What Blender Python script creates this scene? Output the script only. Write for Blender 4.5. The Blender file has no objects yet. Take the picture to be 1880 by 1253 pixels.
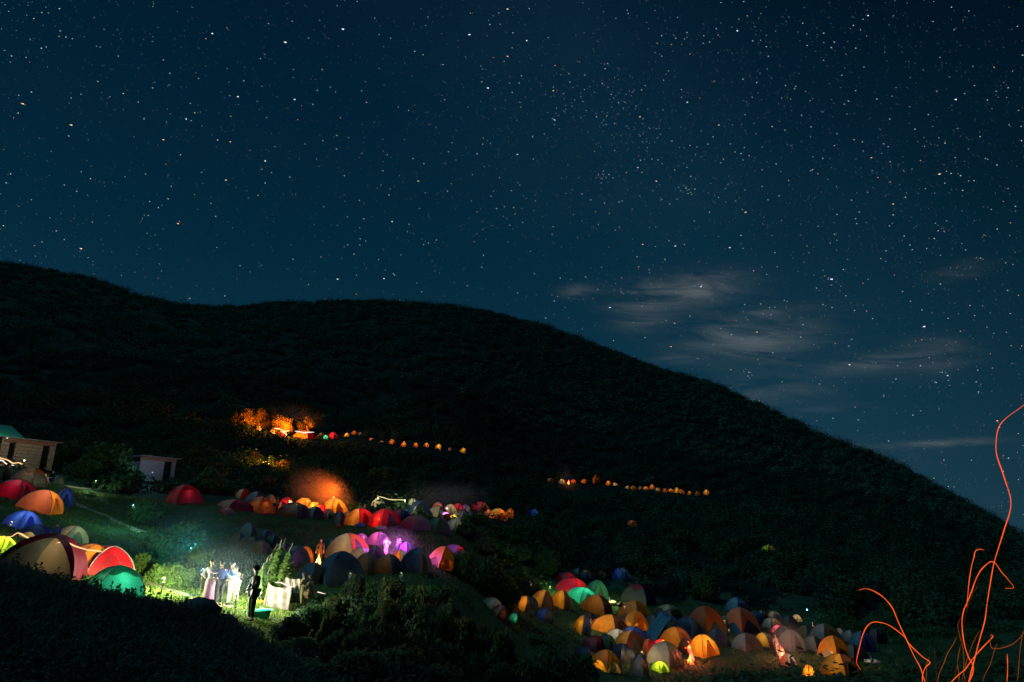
import bpy, bmesh, math, random
import numpy as np
from mathutils import Vector, Matrix, Quaternion
random.seed(7); rng = np.random.default_rng(7)
sc = bpy.context.scene
C = sc.collection
PI = math.pi
W, H, F = 1880.0, 1253.0, 1150.0
PITCH = math.radians(16)
cP, sP = math.cos(PITCH), math.sin(PITCH)

# ------------------------------------------------------------------ camera
cam = bpy.data.cameras.new('camera'); co = bpy.data.objects.new('camera', cam); C.objects.link(co)
cam.sensor_width = 36; cam.lens = 36 * F / W; cam.clip_end = 9000; cam.clip_start = 0.05
co.rotation_euler = (PI/2 + PITCH, 0, 0); sc.camera = co
FWD = Vector((0, cP, sP))
def ray(px, py):
    u = (px - W/2) / F; v = (H/2 - py) / F
    return Vector((u, cP - sP*v, sP + cP*v))
def azel(px, py):
    d = ray(px, py); return math.atan2(d.x, d.y), math.atan2(d.z, math.hypot(d.x, d.y))

# ------------------------------------------------------------------ terrain
cols = [-300, 0, 200, 400, 600, 800, 1000, 1200, 1400, 1600, 1900, 2300]
rows = {
 6:  [1220,1240,1270,1290,1330,1340,1340,1340,1340,1340,1340,1340],
 10: [1080,1110,1160,1200,1290,1330,1330,1330,1330,1330,1330,1330],
 14: [1020,1045,1100,1145,1250,1310,1320,1330,1330,1330,1330,1330],
 20: [1050,1078,1114,1146,1205,1270,1310,1325,1325,1325,1325,1325],
 25: [1040,1066,1094,1118,1155,1220,1300,1320,1320,1320,1320,1320],
 30: [990,1018,1060,1088,1115,1150,1270,1300,1300,1305,1310,1310],
 35: [955,980,1025,1050,1076,1090,1225,1270,1280,1290,1300,1300],
 40: [930,955,998,1022,1048,1045,1180,1240,1250,1262,1275,1275],
 50: [890,912,948,965,985,985,1112,1160,1175,1205,1220,1220],
 60: [865,885,915,930,955,955,1065,1110,1130,1155,1170,1170],
 80: [825,842,875,893,915,922,1000,1045,1060,1090,1120,1120],
 120:[775,790,820,840,870,890,955,988,1008,1045,1080,1080],
 180:[735,750,765,790,820,840,920,935,960,1000,1055,1055],
 250:[690,705,715,735,775,790,885,900,925,960,1035,1035]}
ridge = [(-500,420),(-300,440),(0,480),(60,489),(100,499),(150,510),(200,525),(260,545),(330,560),(400,563),(450,562),(500,557),
 (600,551),(700,552),(770,555),(830,558),(900,568),(950,582),(1000,596),(1100,633),(1200,672),(1300,704),(1400,749),(1500,799),(1600,836),
 (1700,889),(1800,949),(1880,994),(2000,1040),(2300,1120)]
RIDGE = 600.0
col_az = np.array([azel(c, 956)[0] for c in cols])
rk = [0.0, 3.0] + sorted(rows)
def pz(px, py, r): 
    d = ray(px, py); return r * d.z / math.hypot(d.x, d.y)
zk = np.zeros((len(cols), len(rk)))
for i, c in enumerate(cols):
    zk[i, 0] = -1.7; zk[i, 1] = -1.65
    for j, r in enumerate(rk[2:]): zk[i, j+2] = pz(c, rows[r][i], r)
r_az = np.array([azel(p, q-9)[0] for p, q in ridge]); r_t = np.array([math.tan(azel(p, q-9)[1]) for p, q in ridge])
NR = 260
R = np.exp(np.linspace(math.log(0.4), math.log(2600), NR))
AZ = np.concatenate([np.linspace(-PI, -1.05, 40, endpoint=False), np.linspace(-1.05, 1.05, 560, endpoint=False), np.linspace(1.05, PI, 40)])
def smooth_interp(x, xs, ys):
    x = np.clip(x, xs[0], xs[-1]); i = np.clip(np.searchsorted(xs, x) - 1, 0, len(xs)-2)
    t = (x - xs[i]) / (xs[i+1] - xs[i]); m = np.gradient(ys, xs, axis=0)
    h = xs[i+1] - xs[i]
    if ys.ndim > 1: t = t[:, None]; h = h[:, None]
    return (2*t**3-3*t**2+1)*ys[i] + (t**3-2*t**2+t)*h*m[i] + (-2*t**3+3*t**2)*ys[i+1] + (t**3-t**2)*h*m[i+1]
zaz = smooth_interp(AZ, col_az, zk)                 # (naz, nk)
Z = np.zeros((len(AZ), NR))
rka = np.array(rk)
for i in range(len(AZ)):
    kr = np.concatenate([rka, [RIDGE*0.72, RIDGE]])
    zr = RIDGE * float(np.interp(AZ[i], r_az, r_t))
    z250 = zaz[i, -1]
    kz = np.concatenate([zaz[i], [z250 + (zr - z250)*0.54, zr]])
    zi = np.interp(R, kr, kz)
    far = R > RIDGE
    zi[far] = zr - (R[far]-RIDGE)*0.22 - 3*(1-np.exp(-(R[far]-RIDGE)/30))*3
    Z[i] = zi
def blur(a, ax, n, wdt):
    k = np.exp(-0.5*(np.arange(-n, n+1)/wdt)**2); k /= k.sum()
    p = np.pad(a, [(n, n) if q == ax else (0, 0) for q in (0, 1)], mode='edge'); o = np.zeros_like(a)
    for q in range(2*n+1):
        s = [slice(None)]*2; s[ax] = slice(q, q+a.shape[ax]); o += k[q]*p[tuple(s)]
    return o
Zs = blur(Z, 1, 4, 1.8); Zs = blur(Zs, 0, 3, 1.5)
# behind the camera: gentle fade to a flat-ish slope
back = np.clip((np.abs(AZ) - 1.1)/0.7, 0, 1)[:, None]
Zs = Zs*(1-back) + back*(-1.7 + 0.02*R[None, :])
# lumps
def vnoise(x, y, s, seed):
    r = np.random.default_rng(seed); g = r.random((64, 64))
    xx = (x/s) % 64; yy = (y/s) % 64; i = xx.astype(int); j = yy.astype(int); fx = xx-i; fy = yy-j
    fx = fx*fx*(3-2*fx); fy = fy*fy*(3-2*fy); i1 = (i+1) % 64; j1 = (j+1) % 64; i = i % 64; j = j % 64
    return (g[i, j]*(1-fx)*(1-fy)+g[i1, j]*fx*(1-fy)+g[i, j1]*(1-fx)*fy+g[i1, j1]*fx*fy) - 0.5
XX = R[None, :]*np.sin(AZ)[:, None]; YY = R[None, :]*np.cos(AZ)[:, None]
lump = vnoise(XX+999, YY+999, 2.2, 1)*0.16 + vnoise(XX+999, YY+999, 0.7, 2)*0.05
Zs += lump*np.clip(R/10, 0.2, 1)[None, :]
Zs += (vnoise(XX+5000, YY+5000, 22, 3)*3.0 + vnoise(XX+5000, YY+5000, 60, 4)*5)*np.clip((R-90)/150, 0, 1)[None, :]*np.clip((RIDGE*1.4-R)/400, 0, 1)[None, :]*0.8
lAZ = AZ; lR = np.log(R)
def hz(x, y):
    x = np.asarray(x, float); y = np.asarray(y, float)
    a = np.arctan2(x, y); l = np.log(np.clip(np.hypot(x, y), 0.41, 2500))
    i = np.clip(np.searchsorted(lAZ, a)-1, 0, len(lAZ)-2); ta = (a-lAZ[i])/(lAZ[i+1]-lAZ[i])
    fj = (l-lR[0])/(lR[1]-lR[0]); j = np.clip(fj.astype(int), 0, NR-2); tr = fj-j
    return Zs[i, j]*(1-ta)*(1-tr)+Zs[i+1, j]*ta*(1-tr)+Zs[i, j+1]*(1-ta)*tr+Zs[i+1, j+1]*ta*tr
def ground(px, py, rmin=16.0, rmax=640.0):
    d = ray(px, py); h = math.hypot(d.x, d.y); ux, uy, t = d.x/h, d.y/h, d.z/h
    r = rmin*np.exp(np.linspace(0, math.log(rmax/rmin), 3000))
    df = hz(ux*r, uy*r) - r*t
    k = np.nonzero(df >= 0)[0]
    q = int(k[0]) if len(k) else int(np.argmax(df))
    if q == 0: q = int(np.argmin(np.abs(df)))if not len(k) else 0
    rr = float(r[q]); return Vector((ux*rr, uy*rr, float(hz(ux*rr, uy*rr))))
def at_r(px, py, r):
    d = ray(px, py); h = math.hypot(d.x, d.y); x, y = d.x/h*r, d.y/h*r
    return Vector((x, y, float(hz(x, y)))), r*d.z/h
def gz(p): return float(hz(p.x, p.y))
def depth(p): return p.dot(FWD)
def normal(p, e=0.8):
    dx = float(hz(p.x+e, p.y)-hz(p.x-e, p.y)); dy = float(hz(p.x, p.y+e)-hz(p.x, p.y-e))
    return Vector((-dx, -dy, 2*e)).normalized()

# ------------------------------------------------------------------ materials
def newmat(name):
    m = bpy.data.materials.new(name); m.use_nodes = True; nt = m.node_tree; nt.nodes.clear()
    o = nt.nodes.new('ShaderNodeOutputMaterial'); return m, nt, o
def ramp(nt, fac, stops):
    r = nt.nodes.new('ShaderNodeValToRGB'); e = r.color_ramp.elements
    while len(e) > 1: e.remove(e[0])
    e[0].position = stops[0][0]; e[0].color = (*stops[0][1], 1)
    for p, c in stops[1:]: x = e.new(p); x.color = (*c, 1)
    nt.links.new(fac, r.inputs[0]); return r.outputs[0]
def noise(nt, scale, detail=4, rough=.6, coord='Object', stretch=None):
    tc = nt.nodes.new('ShaderNodeTexCoord'); n = nt.nodes.new('ShaderNodeTexNoise')
    n.inputs['Scale'].default_value = scale; n.inputs['Detail'].default_value = detail; n.inputs['Roughness'].default_value = rough
    if coord == 'World':
        g = nt.nodes.new('ShaderNodeNewGeometry'); src = g.outputs['Position']
    else: src = tc.outputs[coord]
    if stretch:
        mp = nt.nodes.new('ShaderNodeMapping'); mp.inputs['Scale'].default_value = stretch; nt.links.new(src, mp.inputs[0]); src = mp.outputs[0]
    nt.links.new(src, n.inputs['Vector']); return n.outputs['Fac']
def bsdf(nt, o, rough=.8, spec=.3):
    b = nt.nodes.new('ShaderNodeBsdfPrincipled'); b.inputs['Roughness'].default_value = rough
    b.inputs['Specular IOR Level'].default_value = spec; nt.links.new(b.outputs[0], o.inputs[0]); return b
def bump(nt, b, fac, strength, dist):
    u = nt.nodes.new('ShaderNodeBump'); u.inputs['Strength'].default_value = strength; u.inputs['Distance'].default_value = dist
    nt.links.new(fac, u.inputs['Height']); nt.links.new(u.outputs[0], b.inputs['Normal'])
_mc = {}
def solid(name, col, rough=.7, spec=.3, var=.25, scale=6, metal=0, bstr=0.15):
    if name in _mc: return _mc[name]
    m, nt, o = newmat(name); b = bsdf(nt, o, rough, spec); n = noise(nt, scale)
    lo = tuple(c*(1-var) for c in col); hi = tuple(min(1, c*(1+var)) for c in col)
    nt.links.new(ramp(nt, n, [(.3, lo), (.7, hi)]), b.inputs['Base Color']); b.inputs['Metallic'].default_value = metal
    bump(nt, b, n, bstr, .02); _mc[name] = m; return m
def emis(name, col, s):
    if name in _mc: return _mc[name]
    m, nt, o = newmat(name); e = nt.nodes.new('ShaderNodeEmission'); e.inputs[0].default_value = (*col, 1); e.inputs[1].default_value = s
    nt.links.new(e.outputs[0], o.inputs[0]); m.cycles.emission_sampling = 'NONE'; _mc[name] = m; return m
PAL = dict(orange=(.78,.24,.025), yellow=(.80,.40,.04), salmon=(.72,.20,.10), red=(.70,.014,.025), crimson=(.66,.010,.06), maroon=(.20,.008,.03),
  rust=(.42,.11,.025), brown=(.20,.085,.035), beige=(.50,.43,.24), tan=(.52,.40,.27), grey=(.26,.29,.30), dgrey=(.085,.10,.115), white=(.72,.72,.68),
  navy=(.02,.045,.12), blue=(.03,.09,.55), dblue=(.015,.04,.25), tarp=(.03,.16,.32), teal=(.02,.45,.34), green=(.03,.24,.15), dgreen=(.025,.10,.06), lime=(.40,.62,.03),
  pgreen=(.38,.52,.36), pink=(.75,.12,.25), magenta=(.62,.10,.45), purple=(.30,.08,.42), amber=(.76,.32,.02), unlit_brown=(.075,.032,.018), olive=(.16,.17,.08), ggrey=(.20,.24,.19))
def fabric(cn):
    key = 'tent_fabric_' + cn
    if key in _mc: return _mc[key]
    col = PAL[cn]; m, nt, o = newmat(key); n = noise(nt, 2.5, 5, .6); n2 = noise(nt, 3, 4, .55, 'Object', (1, 1, .35))
    c = ramp(nt, n, [(.3, tuple(x*.8 for x in col)), (.7, tuple(min(1, x*1.12) for x in col))])
    d = nt.nodes.new('ShaderNodeBsdfPrincipled'); d.inputs['Roughness'].default_value = .55; d.inputs['Specular IOR Level'].default_value = .35
    t = nt.nodes.new('ShaderNodeBsdfTranslucent'); mx = nt.nodes.new('ShaderNodeMixShader'); mx.inputs[0].default_value = .38
    nt.links.new(c, d.inputs['Base Color']); nt.links.new(c, t.inputs[0]); bump(nt, d, n2, .6, .12)
    nt.links.new(d.outputs[0], mx.inputs[1]); nt.links.new(t.outputs[0], mx.inputs[2]); nt.links.new(mx.outputs[0], o.inputs[0])
    _mc[key] = m; return m
def leafmat(name, a, b2, scale=1.2, trans=.3):
    m, nt, o = newmat(name); n = noise(nt, scale, 3, .6, 'World'); n2 = noise(nt, scale*9, 2, .5, 'World')
    mm = nt.nodes.new('ShaderNodeMath'); mm.operation = 'MULTIPLY_ADD'; nt.links.new(n2, mm.inputs[0]); mm.inputs[1].default_value = .5
    m2 = nt.nodes.new('ShaderNodeMath'); m2.operation = 'MULTIPLY'; nt.links.new(n, m2.inputs[0]); m2.inputs[1].default_value = .5; nt.links.new(m2.outputs[0], mm.inputs[2])
    c = ramp(nt, mm.outputs[0], [(.32, a), (.68, b2)])
    d = nt.nodes.new('ShaderNodeBsdfDiffuse'); t = nt.nodes.new('ShaderNodeBsdfTranslucent'); mx = nt.nodes.new('ShaderNodeMixShader'); mx.inputs[0].default_value = trans
    nt.links.new(c, d.inputs[0]); nt.links.new(c, t.inputs[0]); nt.links.new(d.outputs[0], mx.inputs[1]); nt.links.new(t.outputs[0], mx.inputs[2]); nt.links.new(mx.outputs[0], o.inputs[0])
    return m
M_scrub = leafmat('hill_scrub_leaves', (.010, .034, .028), (.125, .235, .125), .11, .12)
M_scrub2 = leafmat('lower_scrub_leaves', (.010, .032, .022), (.062, .125, .060), .25, .12)
M_leaf = leafmat('shrub_leaves', (.028, .075, .036), (.085, .17, .06), .8)
M_leafd = leafmat('dark_leaves', (.022, .050, .034), (.09, .13, .065), .6)
M_leaf_amber = leafmat('amber_lit_leaves', (.08, .065, .022), (.28, .17, .045), .5)  # amber of the firelight is put into this leaf colour
M_spike = leafmat('flower_spike', (.28, .26, .16), (.45, .40, .28), 2)
M_grass = leafmat('grass_blades', (.06, .11, .02), (.17, .22, .05), .7)
M_under = leafmat('undergrowth_leaves', (.022, .045, .048), (.07, .11, .085), .7)
M_leafb = leafmat('fresh_lit_leaves', (.07, .15, .035), (.17, .26, .07), 1.5)  # fresh green of the plants; on bushes it also paints in the lamplight
M_bark = solid('bark', (.10, .075, .05), .9, .1, .4, 12)
M_pole = solid('tent_pole_grey', (.45, .45, .42), .4, .5, .1)
M_poled = solid('tent_pole_dark', (.08, .08, .09), .4, .5, .1)

# ------------------------------------------------------------------ object helpers
def tag(o, label=None, cat=None, group=None, kind=None):
    if label: o['label'] = label
    if cat: o['category'] = cat
    if group: o['group'] = group
    if kind: o['kind'] = kind
    return o
def empty(name, loc, label, cat, group=None, rz=0.0):
    o = bpy.data.objects.new(name, None); C.objects.link(o); o.location = loc; o.rotation_euler = (0, 0, rz); o.empty_display_size = .2
    return tag(o, label, cat, group)
def mobj(name, verts, faces, mat, parent=None, smooth=False, loc=None):
    me = bpy.data.meshes.new(name); me.from_pydata([tuple(v) for v in verts], [], faces)
    for m in (mat if isinstance(mat, list) else [mat]): me.materials.append(m)
    if smooth: me.polygons.foreach_set('use_smooth', [True]*len(me.polygons))
    o = bpy.data.objects.new(name, me); C.objects.link(o)
    if parent: o.parent = parent
    if loc is not None: o.location = loc
    return o
def tri_mesh(name, V, smooth=False):
    """V: (n,3,3) triangle soup"""
    n = len(V); me = bpy.data.meshes.new(name); me.vertices.add(n*3); me.vertices.foreach_set('co', np.ascontiguousarray(V, dtype=np.float32).ravel())
    me.loops.add(n*3); me.loops.foreach_set('vertex_index', np.arange(n*3, dtype=np.int32))
    me.polygons.add(n); me.polygons.foreach_set('loop_start', np.arange(0, n*3, 3, dtype=np.int32)); me.update(); me.validate(); return me
def link_mesh(name, me, mat, parent=None, loc=None):
    if mat and not me.materials: me.materials.append(mat)
    o = bpy.data.objects.new(name, me); C.objects.link(o)
    if parent: o.parent = parent
    if loc is not None: o.location = loc
    return o
class MB:
    def __init__(s): s.v = []; s.f = []
    def add(s, vs, fs):
        b = len(s.v); s.v += [tuple(v) for v in vs]; s.f += [tuple(i+b for i in f) for f in fs]; return s
    def box(s, c, d, rz=0):
        x, y, z = d[0]/2, d[1]/2, d[2]/2; cr, sr = math.cos(rz), math.sin(rz)
        vs = [(c[0]+a*x*cr-b*y*sr, c[1]+a*x*sr+b*y*cr, c[2]+e*z) for a in (-1, 1) for b in (-1, 1) for e in (-1, 1)]
        return s.add(vs, [(0,1,3,2),(4,6,7,5),(0,4,5,1),(2,3,7,6),(0,2,6,4),(1,5,7,3)])
    def tube(s, pts, rad, n=6):
        pts = [Vector(p) for p in pts]; rs = rad if isinstance(rad, (list, tuple)) else [rad]*len(pts); vs = []; fs = []
        up = Vector((0, 0, 1))
        for i, p in enumerate(pts):
            t = (pts[min(i+1, len(pts)-1)] - pts[max(i-1, 0)]).normalized()
            a = t.cross(up if abs(t.z) < .95 else Vector((1, 0, 0))).normalized(); b = t.cross(a)
            for k in range(n):
                q = 2*PI*k/n; vs.append(p + (a*math.cos(q) + b*math.sin(q))*rs[i])
        for i in range(len(pts)-1):
            for k in range(n): fs.append((i*n+k, i*n+(k+1) % n, (i+1)*n+(k+1) % n, (i+1)*n+k))
        fs.append(tuple(range(n))[::-1]); fs.append(tuple((len(pts)-1)*n+k for k in range(n)))
        return s.add(vs, fs)
    def ball(s, c, r, nu=10, nv=7, sq=(1, 1, 1), jit=0):
        vs = []; fs = []
        for j in range(nv+1):
            th = PI*j/nv
            for i in range(nu):
                q = 2*PI*i/nu; k = 1+(random.random()-.5)*jit
                vs.append((c[0]+r*sq[0]*k*math.sin(th)*math.cos(q), c[1]+r*sq[1]*k*math.sin(th)*math.sin(q), c[2]+r*sq[2]*k*math.cos(th)))
        for j in range(nv):
            for i in range(nu): fs.append((j*nu+i, (j+1)*nu+i, (j+1)*nu+(i+1) % nu, j*nu+(i+1) % nu))
        return s.add(vs, fs)
    def build(s, name, mat, parent=None, smooth=False, loc=None): return mobj(name, s.v, s.f, mat, parent, smooth, loc)

# ------------------------------------------------------------------ ground mesh
na = len(AZ)
gv = np.stack([XX, YY, Zs], -1).reshape(-1, 3)
idx = np.arange(na*NR).reshape(na, NR)
a = idx[:-1, :-1].ravel(); b = idx[1:, :-1].ravel(); c = idx[1:, 1:].ravel(); d = idx[:-1, 1:].ravel()
quads = np.stack([a, d, c, b], -1)
me = bpy.data.meshes.new('ground'); me.vertices.add(len(gv)+1)
me.vertices.foreach_set('co', np.concatenate([gv, [[0, 0, -1.7]]]).astype(np.float32).ravel())
cap = np.stack([idx[:-1, 0], idx[1:, 0], np.full(na-1, len(gv))], -1)
nq, ntr = len(quads), len(cap)
me.loops.add(nq*4+ntr*3); me.loops.foreach_set('vertex_index', np.concatenate([quads.ravel(), cap.ravel()]).astype(np.int32))
me.polygons.add(nq+ntr); me.polygons.foreach_set('loop_start', np.concatenate([np.arange(nq)*4, nq*4+np.arange(ntr)*3]).astype(np.int32))
me.update(); me.validate(); me.polygons.foreach_set('use_smooth', [True]*len(me.polygons))
m, nt, o = newmat('grassy_ground'); bs = bsdf(nt, o, .95, .1)
n1 = noise(nt, .35, 6, .65, 'World'); n2 = noise(nt, 6, 5, .7, 'World')
mxx = nt.nodes.new('ShaderNodeMath'); mxx.operation = 'MULTIPLY_ADD'; nt.links.new(n2, mxx.inputs[0]); mxx.inputs[1].default_value = .45
mh = nt.nodes.new('ShaderNodeMath'); mh.operation = 'MULTIPLY'; mh.inputs[1].default_value = .55; nt.links.new(n1, mh.inputs[0]); nt.links.new(mh.outputs[0], mxx.inputs[2])
nt.links.new(ramp(nt, mxx.outputs[0], [(.34, (.014, .038, .026)), (.5, (.034, .070, .036)), (.60, (.055, .085, .04)), (.70, (.11, .11, .07))]), bs.inputs['Base Color'])
bump(nt, bs, n2, .8, .12)
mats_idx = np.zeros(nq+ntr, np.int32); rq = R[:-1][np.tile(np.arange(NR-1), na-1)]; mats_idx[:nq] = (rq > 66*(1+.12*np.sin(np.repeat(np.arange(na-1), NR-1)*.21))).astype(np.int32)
m2_, nt2, o2 = newmat('darkened_hill_ground'); b2_ = bsdf(nt2, o2, .98, .05); h1 = noise(nt2, .12, 7, .7, 'World')  # hill ground darkened in colour so gaps between bushes read as shade
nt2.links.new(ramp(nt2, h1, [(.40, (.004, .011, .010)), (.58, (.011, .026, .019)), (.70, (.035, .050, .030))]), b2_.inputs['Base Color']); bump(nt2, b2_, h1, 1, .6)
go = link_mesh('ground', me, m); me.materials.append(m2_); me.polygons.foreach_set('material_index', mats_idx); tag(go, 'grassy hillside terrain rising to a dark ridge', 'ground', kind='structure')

# paths (draped strips)
def strip(name, pts, width, mat, label):
    P = [Vector((p.x, p.y, 0)) for p in pts]; Q = []
    for i in range(len(P)-1):
        n = max(2, int((P[i+1]-P[i]).length/0.3))
        for k in range(n): Q.append(P[i].lerp(P[i+1], k/n))
    Q.append(P[-1]); vs = []; fs = []
    K = 8
    for i, q in enumerate(Q):
        t = (Q[min(i+1, len(Q)-1)]-Q[max(i-1, 0)]).normalized(); s = Vector((t.y, -t.x, 0))
        w = width*(1+.3*math.sin(i*.7)+.2*random.random())
        for k in range(K+1):
            p = q+s*w*(k/K-.5); e = abs(k/K-.5)*2
            vs.append((p.x, p.y, gz(p)+.035*(1-e**2)-.004))
    for i in range(len(Q)-1):
        for k in range(K): fs.append((i*(K+1)+k, i*(K+1)+k+1, (i+1)*(K+1)+k+1, (i+1)*(K+1)+k))
    o = mobj(name, vs, fs, mat, smooth=True); tag(o, label, 'path', kind='structure'); return o
M_path = solid('worn_soil', (.34, .27, .19), .95, .1, .35, 3)
strip('path', [ground(x, y, 17) for x, y in ((236, 1052), (258, 1064), (290, 1076), (330, 1090), (375, 1106), (430, 1116))], .55, M_path, 'worn bare earth path through lit grass')
strip('path', [ground(x, y, 25) for x, y in ((120, 893), (160, 897), (195, 901), (222, 905))], .8, M_path, 'pale path crossing the slope above the dark meadow')
strip('path', [ground(x, y, 20) for x, y in ((140, 925), (190, 945), (240, 968), (262, 978))], .5, M_path, 'faint trodden track across the dark meadow')

# ------------------------------------------------------------------ foliage generators
def leaf_tris(P, N, size, asp=1.6, rnd=None):
    """one rhombic leaf (2 tris) per point"""
    r = rnd or rng; n = len(P)
    T = r.normal(size=(n, 3)); T /= np.linalg.norm(T, axis=1)[:, None]
    B = np.cross(N, T); B /= np.linalg.norm(B, axis=1)[:, None]+1e-9; T = np.cross(B, N)
    s = (size*(0.6+.8*r.random(n)))[:, None]
    a = P - T*s*asp/2; b = P + B*s/2 - T*s*.1; c = P + T*s*asp/2; d = P - B*s/2 - T*s*.1
    return np.concatenate([np.stack([a, b, c], 1), np.stack([a, c, d], 1)])
def crown(nleaf, size, lobes, seed, hollow=.5, flat=.8):
    """unit crown: width ~2, height ~2*flat, base at z=0, uneven, built from lobes"""
    r = np.random.default_rng(seed); out = []
    cen = []
    for k in range(lobes):
        q = r.random()*2*PI; rr = .62*math.sqrt(r.random()); z = flat*(.35+1.1*r.random()*(1-rr*.6)); cen.append((rr*math.cos(q), rr*math.sin(q), z, .28+.28*r.random()))
    cen.append((0, 0, flat*.55, .62))
    for (x, y, z, s) in cen:
        n = int(nleaf/len(cen)*(s/.42)**1.6)
        D = r.normal(size=(n, 3)); D /= np.linalg.norm(D, axis=1)[:, None]
        rad = s*(hollow+(1-hollow)*r.random(n)**.5)*(1+.25*r.normal(size=n)*.5)
        P = D*rad[:, None]*np.array([1, 1, flat])+np.array([x, y, z])
        N = D+r.normal(size=(n, 3))*.7; N /= np.linalg.norm(N, axis=1)[:, None]
        k = P[:, 2] > 0.02
        out.append(leaf_tris(P[k], N[k], size, 1.7, r))
    return np.concatenate(out)
_crowns = {}
def crown_mesh(kind, i):
    key = (kind, i)
    if key not in _crowns:
        nl, sz, lb = {'near': (5200, .085, 16), 'mid': (2600, .105, 12), 'far': (700, .15, 8)}[kind]
        _crowns[key] = tri_mesh('foliage', crown(nl, sz, lb, 100+i*7+len(kind)))
    return _crowns[key]
_stems = {}
def stem_mesh(i):
    if i not in _stems:
        mb = MB(); random.seed(50+i)
        for k in range(5):
            q = 2*PI*k/5+random.random(); pts = [(0.03*math.cos(q), .03*math.sin(q), -.15)]
            for t in (.3, .6, .9, 1.2): pts.append((t*.45*math.cos(q)+random.uniform(-.05, .05), t*.45*math.sin(q), t*.85))
            mb.tube(pts, [.045, .035, .026, .016, .007], 6)
        o = mb.build('stem', M_bark); _stems[i] = o.data; bpy.data.objects.remove(o); random.seed(7+i)
    return _stems[i]
def shrub(name, p, w, h, label, cat='shrub', group=None, kind='mid', i=0, mat=None, lean=None):
    """crown and stems under one empty; w, h in metres"""
    e = empty(name, p, label, cat, group, random.random()*6.28)
    base = crown_mesh(kind, i % 5)
    me = base
    if mat is not None:
        k2 = (kind, i % 5, mat.name)
        if k2 not in _crowns: _crowns[k2] = base.copy(); _crowns[k2].materials.clear(); _crowns[k2].materials.append(mat)
        me = _crowns[k2]
    f = link_mesh('crown', me, M_leaf, e); f.scale = (w/2, w/2, h/1.65)
    s = bpy.data.objects.new('stem', stem_mesh(i % 4)); C.objects.link(s); s.parent = e; s.scale = (w/2, w/2, h/1.5)
    if not s.data.materials: s.data.materials.append(M_bark)
    if lean: e.rotation_euler[1] = lean
    return e

# ------------------------------------------------------------------ hillside scrub (a far-off mass)
def scatter_clumps(name, n, r0, r1, azr, leafn, leafs, sz, mat, label, gap=.42, keep=None, flat=.62, modu=False):
    az = rng.uniform(azr[0], azr[1], n); r = np.sqrt(rng.uniform(r0*r0, r1*r1, n)); x = r*np.sin(az); y = r*np.cos(az)
    m_ = vnoise(x+3000, y+3000, 18, 9)+.5 + (vnoise(x*.35+3000, y*1.6+3000, 13, 10))*.6
    k = m_ > gap
    if keep is not None: k &= keep(x, y, r)
    x, y, r = x[k], y[k], r[k]; z = hz(x, y); n = len(x)
    S = sz*(.55+.9*rng.random(n)**1.5)
    if modu: S *= .55+1.1*np.clip(m_[k], 0, 1)
    D = rng.normal(size=(n, leafn, 3)); D[:, :, 2] = np.abs(D[:, :, 2])*1.1; D /= np.linalg.norm(D, axis=2)[:, :, None]
    rad = (.55+.5*rng.random((n, leafn)))*(1+.3*np.sin(D[:, :, 0]*5+rng.random((n, 1))*6)*np.cos(D[:, :, 1]*4+rng.random((n, 1))*6))
    P = D*rad[:, :, None]*S[:, None, None]*np.array([1.3, 1, flat*1.45])
    P += np.stack([x, y, z-.1*S], -1)[:, None, :]
    N = D*np.array([1, 1, 1.3])+rng.normal(size=D.shape)*.25; N /= np.linalg.norm(N, axis=2)[:, :, None]
    V = leaf_tris(P.reshape(-1, 3), N.reshape(-1, 3), leafs, 1.3)
    o = link_mesh(name, tri_mesh(name, V), mat); tag(o, label, 'scrub', kind='stuff'); return o

# clearings where the camps lie, given in bearing and range
clear = []
def in_clear(x, y):
    m = np.zeros(len(x), bool)
    for cx, cy, cr in clear: m |= (x-cx)**2+(y-cy)**2 < cr*cr
    return m
def occl_ok(x, y, r):
    return ~in_clear(x, y)
# ------------------------------------------------------------------ tents
def dome_pt(w, d, h, k, s, t, off=0.0, bow=.10):
    """point on panel k (0 front -y, 1 right +x, 2 back, 3 left), s across, t from apex 0 to hem 1"""
    global DPH
    cs = [(-w/2, -d/2), (w/2, -d/2), (w/2, d/2), (-w/2, d/2)]
    th = t*PI/2*1.0
    rr = math.sin(th)**1.08; z = h*(max(0, math.cos(th))**1.10)
    a, b_ = cs[k], cs[(k+1) % 4]
    q = 1-bow*math.sin(PI*s)*(.25+.75*t)*(1+.7*math.sin(DPH+k*2.1))+.022*math.sin(PI*s)*math.sin(6*s+10*t+DPH+k)+.012*math.sin(PI*s)*math.sin(17*t-11*s+DPH*3)
    z *= 1-.05*math.sin(PI*s)*math.sin(PI*t)*(1+math.sin(DPH*2+k*1.7))
    x = (a[0]+(b_[0]-a[0])*s)*rr*q; y = (a[1]+(b_[1]-a[1])*s)*rr*q
    if off:
        x *= 1+off/(w/2); y *= 1+off/(d/2); z += off
    return (x, y, z)
def panel(w, d, h, k, t0=None, t1=None, s0=0, s1=1, ns=9, nt_=9, off=0, bow=.10):
    vs = []; fs = []
    for j in range(nt_+1):
        for i in range(ns+1):
            s = s0+(s1-s0)*i/ns; a = t0(s) if t0 else 0; b_ = t1(s) if t1 else 1
            vs.append(dome_pt(w, d, h, k, s, a+(b_-a)*j/nt_, off, bow))
    if not t1:
        for i in range(ns+1):                      # short hem skirt down to the ground
            v = vs[nt_*(ns+1)+i]; vs.append((v[0], v[1], v[2]-.18))
        nt_ += 1
    for j in range(nt_):
        for i in range(ns): fs.append((j*(ns+1)+i, (j+1)*(ns+1)+i, (j+1)*(ns+1)+i+1, j*(ns+1)+i+1))
    return vs, fs
tent_no = 0; DPH = 0.0
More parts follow.
